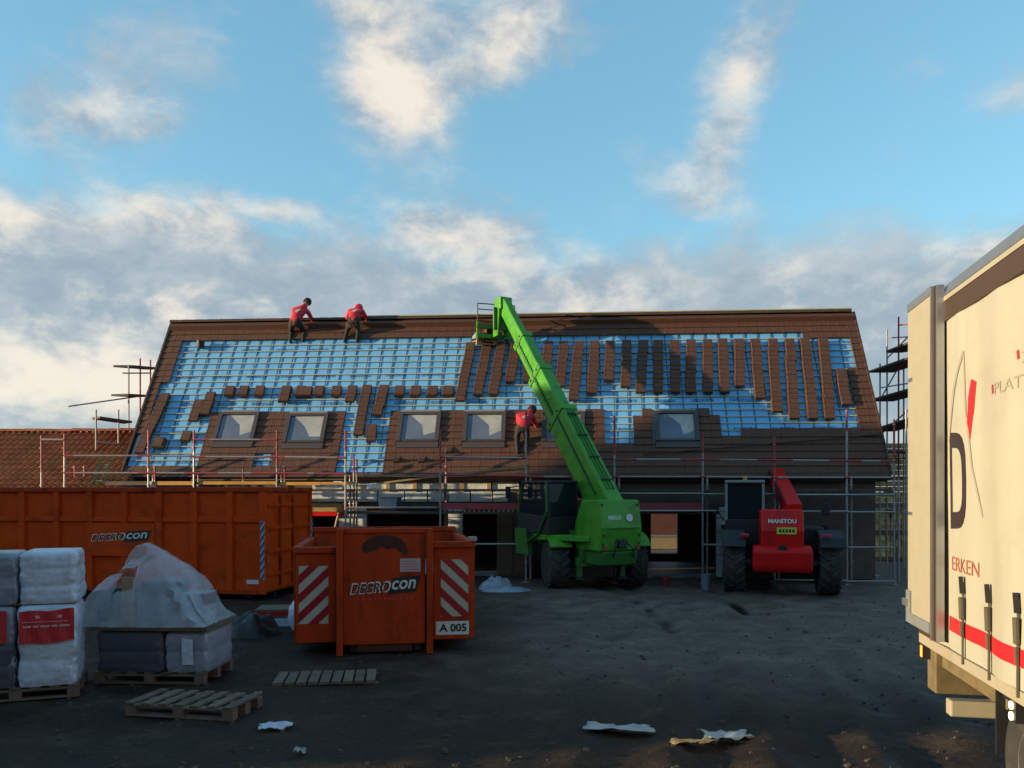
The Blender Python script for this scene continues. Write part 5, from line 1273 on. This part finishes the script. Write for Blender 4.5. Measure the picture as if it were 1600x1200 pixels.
MB().box(-.035, .058, YF, .0, 3.862, 3.90).obj('track_trim', M['creampaint'], truck)
MB().prism([(-.04, YF, 3.902), (2.54, YF, 3.902), (2.50, YF, 4.03), (.02, YF, 4.03)], (0, -YF, 0)).obj('roof_rail', M['greyroof'], truck, bevel=.012)
MB().box(-.02, .058, YF, -.0, ZBOT - .07, ZBOT + .015).obj('bottom_rail', M['creampaint'], truck)
MB().box(-.02, .058, -.40, .0, ZBOT + .016, 3.70).obj('rear_pillar', M['brownmetal'], truck)
# folded door with its frame and locking bars
yd = tp(1456, 700, -.10)[0]
dr = MB().box(-.11, -.055, yd, .02, 1.13, 3.94).obj('rear_door', M['creampaint'], truck, bevel=.008)
for y0, y1, m, x0 in ((yd - .026, yd - .002, 'alu', -.115), (yd - .068, yd - .028, 'brownmetal', -.10), (yd - .092, yd - .07, 'alu', -.09)):
    MB().box(x0, -.03, y0, y1, 1.08, 4.0).obj('door_edge', M[m], dr)
MB().box(-.115, -.05, yd, .02, 3.942, 4.01).obj('door_cap', M['alu'], dr)
MB().prism([(-.112, yd + .0, 1.13), (-.112, .03, 1.13), (-.112, .03, 1.42), (-.112, -.10, 1.42), (-.112, -.10, 1.22), (-.112, yd, 1.22)], (-.012, 0, 0)).obj('door_corner', M['grey'], dr)
MB().box(-.15, -.12, -.05, .06, 1.28, 1.34).obj('door_latch', M['alu'], dr)
for z in (3.3, 2.1): MB().box(-.118, -.1105, -.14, -.02, z, z + .03).obj('hinge', M['alu'], dr)
# stripe, straps
sy0, sz0 = tp(1481, 975, -.012)
zs0 = tp(1481, 963, -.012)[1] * .0 + 1.33; zs1 = 1.445
zs0 = tp(1490, 989, -.012)[1]; zs1 = tp(1490, 966, -.012)[1]
sv = []; sn = 220
for i in range(sn + 1):
    y = YF + (yd - .10 - YF) * i / sn
    for j in range(3): sv.append((0, y, zs0 + (zs1 - zs0) * j / 2))
so_ = MB().add(sv, [(i * 3 + j, (i + 1) * 3 + j, (i + 1) * 3 + j + 1, i * 3 + j + 1) for i in range(sn) for j in range(2)]).obj('stripe', M['truckred'], truck); conform(so_.data); so_.data.shade_smooth()
for px in (1504, 1545, 1590, 1642, 1705, 1780):
    y = tp(px, 960, -.03)[0]
    st = MB().bar((-.03, y, ZBOT - .03), (-.026, y, 1.62), .02, .012, up=(1, 0, 0)).obj('strap', M['strap'], truck)
    MB().bar((-.035, y + .005, 1.33), (-.045, y - .005, 1.50), .05, .025, up=(1, 0, 0)).obj('buckle', M['strap'], st, bevel=.005)
    MB().bar((-.035, y, 1.53), (-.04, y + .012, 1.66), .04, .02, up=(1, 0, 0)).obj('buckle_lever', M['dark'], st)
    MB().bar((-.034, y, 1.20), (-.038, y, 1.31), .034, .016, up=(1, 0, 0)).obj('tensioner', M['strap'], st)
# print on the curtain
def tpoly(name, pts, m, x=-.052):
    q = [tp(a, b, -.012) for a, b in pts]; q2 = []
    for (ya, za), (yb_, zb) in zip(q, q[1:] + q[:1]):
        k_ = max(1, int(math.hypot(yb_ - ya, zb - za) / .06)); q2 += [(ya + (yb_ - ya) * i / k_, za + (zb - za) * i / k_) for i in range(k_)]
    o = MB().add([(0, y, z) for y, z in q2], [tuple(range(len(q2)))]).obj(name, M[m], truck); conform(o.data, .004 + (.0015 if x < -.053 else 0)); return o
X0 = -.012
def tink(s, px0, py0, px1, py1, m, name='lettering', bold=.0, shear=0):
    y0, z0 = tp(px0, py1, X0); y1, _ = tp(px1, py1, X0); z1 = tp(px0, py0, X0)[1]
    return inst(name, conform(text_mesh(s, M[m], (X0, y0, z0), (0, -1, 0), (0, 0, 1), abs(y1 - y0), z1 - z0, bold=bold, shear=shear)), truck)
# the big D: outer shape minus the bowl, built as a band
def d_outline(k):
    L_, R_, T_, B_ = (1483, 1510, 676, 826) if k == 0 else (1487, 1504, 700, 800)
    pts = [(L_, B_), (L_, T_)]
    for i in range(11):
        a = math.pi / 2 - math.pi * i / 10
        pts.append((L_ + (R_ - L_) * (.45 + .55 * max(0, math.cos(a)) ** .8), (T_ + B_) / 2 - (B_ - T_) / 2 * math.copysign(abs(math.sin(a)) ** .55, math.sin(a))))
    return [tp(a, b, X0) for a, b in pts]
def dense(P_, k_=12):
    return [(a[0] + (b[0] - a[0]) * i / k_, a[1] + (b[1] - a[1]) * i / k_) for a, b in zip(P_, P_[1:] + P_[:1]) for i in range(k_)]
oo, ii = dense(d_outline(0)), dense(d_outline(1)); nn = len(oo)
dl_ = MB().add([(X0, y, z) for y, z in oo] + [(X0, y, z) for y, z in ii], [(k, (k + 1) % nn, nn + (k + 1) % nn, nn + k) for k in range(nn)]).obj('lettering', M['truckink'], truck); conform(dl_.data, .0045)
tpoly('red_blade', [(1519, 592), (1525, 596), (1522, 640), (1516, 692), (1513, 660), (1515, 620)], 'truckred')
tpoly('thin_curve', [(1506, 548), (1508, 548), (1512, 640), (1520, 730), (1534, 808), (1532, 808), (1518, 735), (1510, 645)], 'thinink')
tpoly('thin_curve', [(1506, 548), (1507.5, 552), (1494, 610), (1483, 690), (1481, 690), (1490, 612)], 'thinink', -.0545)
tink('ERKEN', 1485, 869, 1528, 890, 'rustink')
tink('PLATTE DAKEN', 1556, 598, 1700, 616, 'thinink', bold=.0)
tink('ZINK', 1594, 550, 1650, 567, 'thinink')
tpoly('bullet', [(1550, 602), (1553, 600), (1554, 614), (1551, 616)], 'truckred'); tpoly('bullet', [(1587, 548), (1590, 546), (1591, 560), (1588, 562)], 'truckred')
# underside: rear beam, underrun bar, lamps, mudflap, wheels
MB().box(.05, 2.45, -.25, .0, .54, ZBOT - .072).obj('rear_beam', M['under'], truck, bevel=.01)
MB().box(.10, 2.4, -2.6, -.26, .78, ZBOT - .075).obj('chassis_frame', M['under'], truck)
MB().box(.15, 2.35, -.32, -.18, .36, .50).obj('underrun_bar', M['creampaint'], truck, bevel=.015)
for x in (.5, 1.9): MB().box(x, x + .08, -.29, -.2, .501, .539).obj('bar_bracket', M['under'], truck)
MB().box(-.018, .05, -.10, -.04, ZBOT - .21, ZBOT - .075).obj('lamp_housing', M['dark'], truck); MB().box(-.024, -.019, -.10, -.05, ZBOT - .19, ZBOT - .09).obj('marker_lamp', M['lamp'], truck)
ym = tp(1560, 1100, .06)[0]
MB().box(.04, .60, ym - .02, ym, .46, ZBOT - .08).obj('mudflap', M['bplastic'], truck)
yl = tp(1588, 1108, .03)[0]
MB().box(-.01, .06, yl - .10, yl + .03, .80, .95).obj('lamp_housing', M['dark'], truck)
for z in (.835, .905): MB().lathe([(.028, 0), (.028, .012), (.015, .016)], (-.0105, yl - .04, z), (-1, 0, 0), 12).obj('marker_lamp', M['lampw'], truck)
MB().box(.08, .72, ym - 1.35, ym - .03, .965 - .10, ZBOT - .085).obj('mudguard', M['bplastic'], truck)
for k, yy in enumerate((ym - .56, ym - 6.2)):
    for xx in (.21, 2.3): wheel(truck, (xx, yy, .50), .50, .30, M['alu'], lugs=0)
# cab in front, behind the viewer
MB().prism([(.02, YF - 2.3, .35), (.02, YF - 2.35, 1.3), (.02, YF - 2.1, 3.3), (.02, YF - .25, 3.5), (.02, YF - .25, .35)], (2.46, 0, 0)).obj('cab', M['creampaint'], truck, bevel=.08)
MB().box(.01, .019, YF - 1.9, YF - .8, 1.7, 2.6).obj('cab_window', M['glass'], truck)

# ------------------------------------------------------------------ roofers
def person(label, foot_w, rz, J, cap_m, extra=None):
    """one skinned body from named joints (local, facing +y), materials by limb"""
    t = thing('person', label, 'person', foot_w, rz, 'roofers in red jackets')
    names = list(J); idx = {k: i for i, k in enumerate(names)}
    edges = [('pelvis', 'waist'), ('waist', 'chest'), ('chest', 'neck'), ('neck', 'head'), ('head', 'crown')]
    for s in 'lr':
        edges += [('chest', 'sh' + s), ('sh' + s, 'el' + s), ('el' + s, 'wr' + s), ('wr' + s, 'ha' + s), ('pelvis', 'hip' + s), ('hip' + s, 'kn' + s), ('kn' + s, 'an' + s), ('an' + s, 'to' + s)]
    rad = dict(pelvis=.145, waist=.152, chest=.172, neck=.058, head=.085, crown=.075, sh=.088, el=.066, wr=.040, ha=.035, hip=.105, kn=.072, an=.052, to=.045)
    vs = [Vector(J[k]) for k in names]; es = [(idx[a], idx[b]) for a, b in edges]; rads = [rad[k] if k in rad else rad[k[:2] if k[:2] in rad else k[:3]] for k in names]
    # fingers and thumb, slightly curled
    for s in 'lr':
        w, h = Vector(J['wr' + s]), Vector(J['ha' + s]); f = (h - w).normalized(); lat = f.cross(Vector((0, 0, 1))).normalized(); dn = lat.cross(f).normalized()
        for q, ln in ((-.033, .065), (-.011, .08), (.011, .075), (.033, .06)):
            a = len(vs); vs += [h + f * .03 + lat * q, h + f * (.03 + ln * .55) + lat * q * 1.15 - dn * .012, h + f * (.03 + ln * .9) + lat * q * 1.15 - dn * .04]
            es += [(idx['ha' + s], a), (a, a + 1), (a + 1, a + 2)]; rads += [.011, .010, .008]
        a = len(vs); sg = 1 if s == 'l' else -1
        vs += [w + f * .035 + lat * .035 * sg, w + f * .075 + lat * .07 * sg - dn * .015]; es += [(idx['wr' + s], a), (a, a + 1)]; rads += [.014, .010]
    # nose, so the head has a front
    a = len(vs); hv = Vector(J['head']); fwd = Vector(J.get('_f', (0, 1, 0))); vs += [hv + fwd * .105 + Vector((0, 0, .02))]; es += [(idx['head'], a)]; rads += [.016]
    me = bpy.data.meshes.new('body'); me.from_pydata(vs, es, []); o = bpy.data.objects.new('body', me); COL.objects.link(o)
    sk = o.modifiers.new('skin', 'SKIN'); sk.use_smooth_shade = True
    for i, sv in enumerate(me.skin_vertices[0].data): sv.radius = (rads[i], rads[i]); sv.use_root = (i == idx['pelvis'])
    ss = o.modifiers.new('sub', 'SUBSURF'); ss.levels = 2; ss.render_levels = 2
    dg = bpy.context.evaluated_depsgraph_get(); dg.update()
    me2 = bpy.data.meshes.new_from_object(o.evaluated_get(dg)); bpy.data.objects.remove(o)
    me2.materials.clear()
    for m in ('jacket', 'trouser', 'skin', 'boot'): me2.materials.append(M[m])
    def seg(p, a, b):
        ab = b - a; u = max(0, min(1, (p - a).dot(ab) / max(1e-9, ab.length_squared))); return (p - a - ab * u).length
    for p in me2.polygons:
        best, bm_ = 9, 0
        for a, b in edges:
            ddd = seg(p.center, Vector(J[a]), Vector(J[b])) - (.03 if a in ('chest', 'waist') else 0)
            if ddd < best:
                best = ddd
                if a[:2] in ('wr',): bm_ = 2
                elif a in ('neck', 'head'): bm_ = 2
                elif a[:2] == 'an': bm_ = 3
                elif a[:3] in ('hip',) or a[:2] == 'kn' or b[:3] == 'hip': bm_ = 1
                else: bm_ = 0
        if best > .02 and bm_ == 0 and (p.center - Vector(J['wrl'])).length < .16: bm_ = 2
        p.material_index = bm_
    bo = bpy.data.objects.new('body', me2); COL.objects.link(bo); bo.parent = t; me2.shade_smooth()
    # cap or hood over the crown, back and sides
    hc = Vector(J['head']).lerp(Vector(J['crown']), .55); ax = (Vector(J['crown']) - Vector(J['neck'])).normalized()
    prof = [(.118, -.05), (.125, -.01), (.122, .04), (.10, .09), (.055, .122), (.005, .13)]
    MB().lathe(prof, hc, ax, 16).obj('cap' if cap_m == 'hair' else 'hood', M[cap_m], t, smooth=True)
    # pale print on the back of the jacket
    ch = Vector(J['chest']).lerp(Vector(J['waist']), .35)
    bk = Vector((0, -1, .25)).normalized(); c = ch + bk * .168
    tx = Vector((1, 0, 0)); ty = Vector((0, .25, 1)).normalized()
    MB().add([c + tx * a + ty * b for a, b in ((-.09, -.03), (-.02, -.06), (.04, -.01), (.10, .05), (.02, .05), (-.05, .03))], [(0, 1, 2, 3, 4, 5)]).obj('back_print', M['reflwhite'], t)
    return t
def rw(px, py, up=.02):
    x, s = roof(px, py); return BM @ rp(x, s, up), x, s
# left ridge worker: crouched, leaning right
f, _, _ = rw(463, 537)
person('person in red jacket and dark cap crouching at the ridge, leftmost of the roofers', f, -PHI, dict(
    pelvis=(-.06, .02, .64), waist=(-.02, .10, .82), chest=(.07, .22, 1.03), neck=(.16, .32, 1.20), head=(.21, .38, 1.29), crown=(.23, .42, 1.40),
    shl=(-.13, .20, 1.06), ell=(-.16, .38, .86), wrl=(.02, .52, .80), hal=(.08, .56, .78), shr=(.26, .24, 1.06), elr=(.34, .40, .86), wrr=(.36, .52, .70), har=(.37, .56, .64),
    hipl=(-.17, .03, .60), knl=(-.24, .26, .38), anl=(-.20, .05, .07), tol=(-.21, .16, .03), hipr=(.07, .03, .60), knr=(.16, .30, .42), anr=(.18, .08, .10), tor=(.19, .20, .06)), 'hair')
f, _, _ = rw(550, 535)
person('person in red hooded jacket bending over the ridge, right of the capped roofer', f, -PHI, dict(
    pelvis=(.04, .0, .62), waist=(.05, .12, .80), chest=(.06, .28, .98), neck=(.07, .42, 1.08), head=(.08, .48, 1.12), crown=(.08, .56, 1.18),
    shl=(-.14, .26, .98), ell=(-.26, .40, .78), wrl=(-.18, .58, .74), hal=(-.16, .64, .74), shr=(.26, .26, .98), elr=(.36, .40, .78), wrr=(.28, .58, .74), har=(.26, .64, .74),
    hipl=(-.08, .0, .60), knl=(-.18, .10, .32), anl=(-.22, -.02, .05), tol=(-.25, .10, .02), hipr=(.16, .0, .60), knr=(.17, .12, .32), anr=(.16, -.02, .05), tor=(.18, .10, .02)), 'jacket')
f, _, _ = rw(815, 711)
person('person in red jacket leaning on the lower tiles beside the green boom', f, -PHI, dict(
    pelvis=(.02, .04, .72), waist=(.04, .12, .88), chest=(.10, .25, 1.06), neck=(.20, .36, 1.18), head=(.25, .42, 1.22), crown=(.28, .47, 1.32),
    shl=(-.10, .22, 1.08), ell=(-.12, .42, .92), wrl=(.08, .56, .86), hal=(.13, .60, .85), shr=(.28, .26, 1.08), elr=(.36, .42, .88), wrr=(.40, .54, .76), har=(.42, .58, .72),
    hipl=(-.10, .04, .68), knl=(-.14, .16, .38), anl=(-.10, .0, .06), tol=(-.12, .12, .03), hipr=(.12, .04, .68), knr=(.14, .24, .42), anr=(.10, .04, .10), tor=(.11, .16, .07)), 'hair')

# ------------------------------------------------------------------ unseen barn added behind the viewer to cut sky light on the yard
hb2 = thing('unseen_sky_blocker', 'unseen brick barn added behind the viewer to block sky light', 'building', (-5, -9, 0), 0)
MB().box(-18, 22, -8, 4, 0, 6.2).obj('wall', M['barnwall'], hb2)
MB().prism([(-18.3, -8.4, 6.15), (-18.3, -2, 11.0), (-18.3, 4.4, 6.15)], (40.6, 0, 0)).obj('roof', M['oldroof'], hb2)
for x in (-15, -4, 8): MB().box(x, x + 3.2, 4.0, 4.08, 0, 3.8).obj('door', M['oldwood'], hb2)
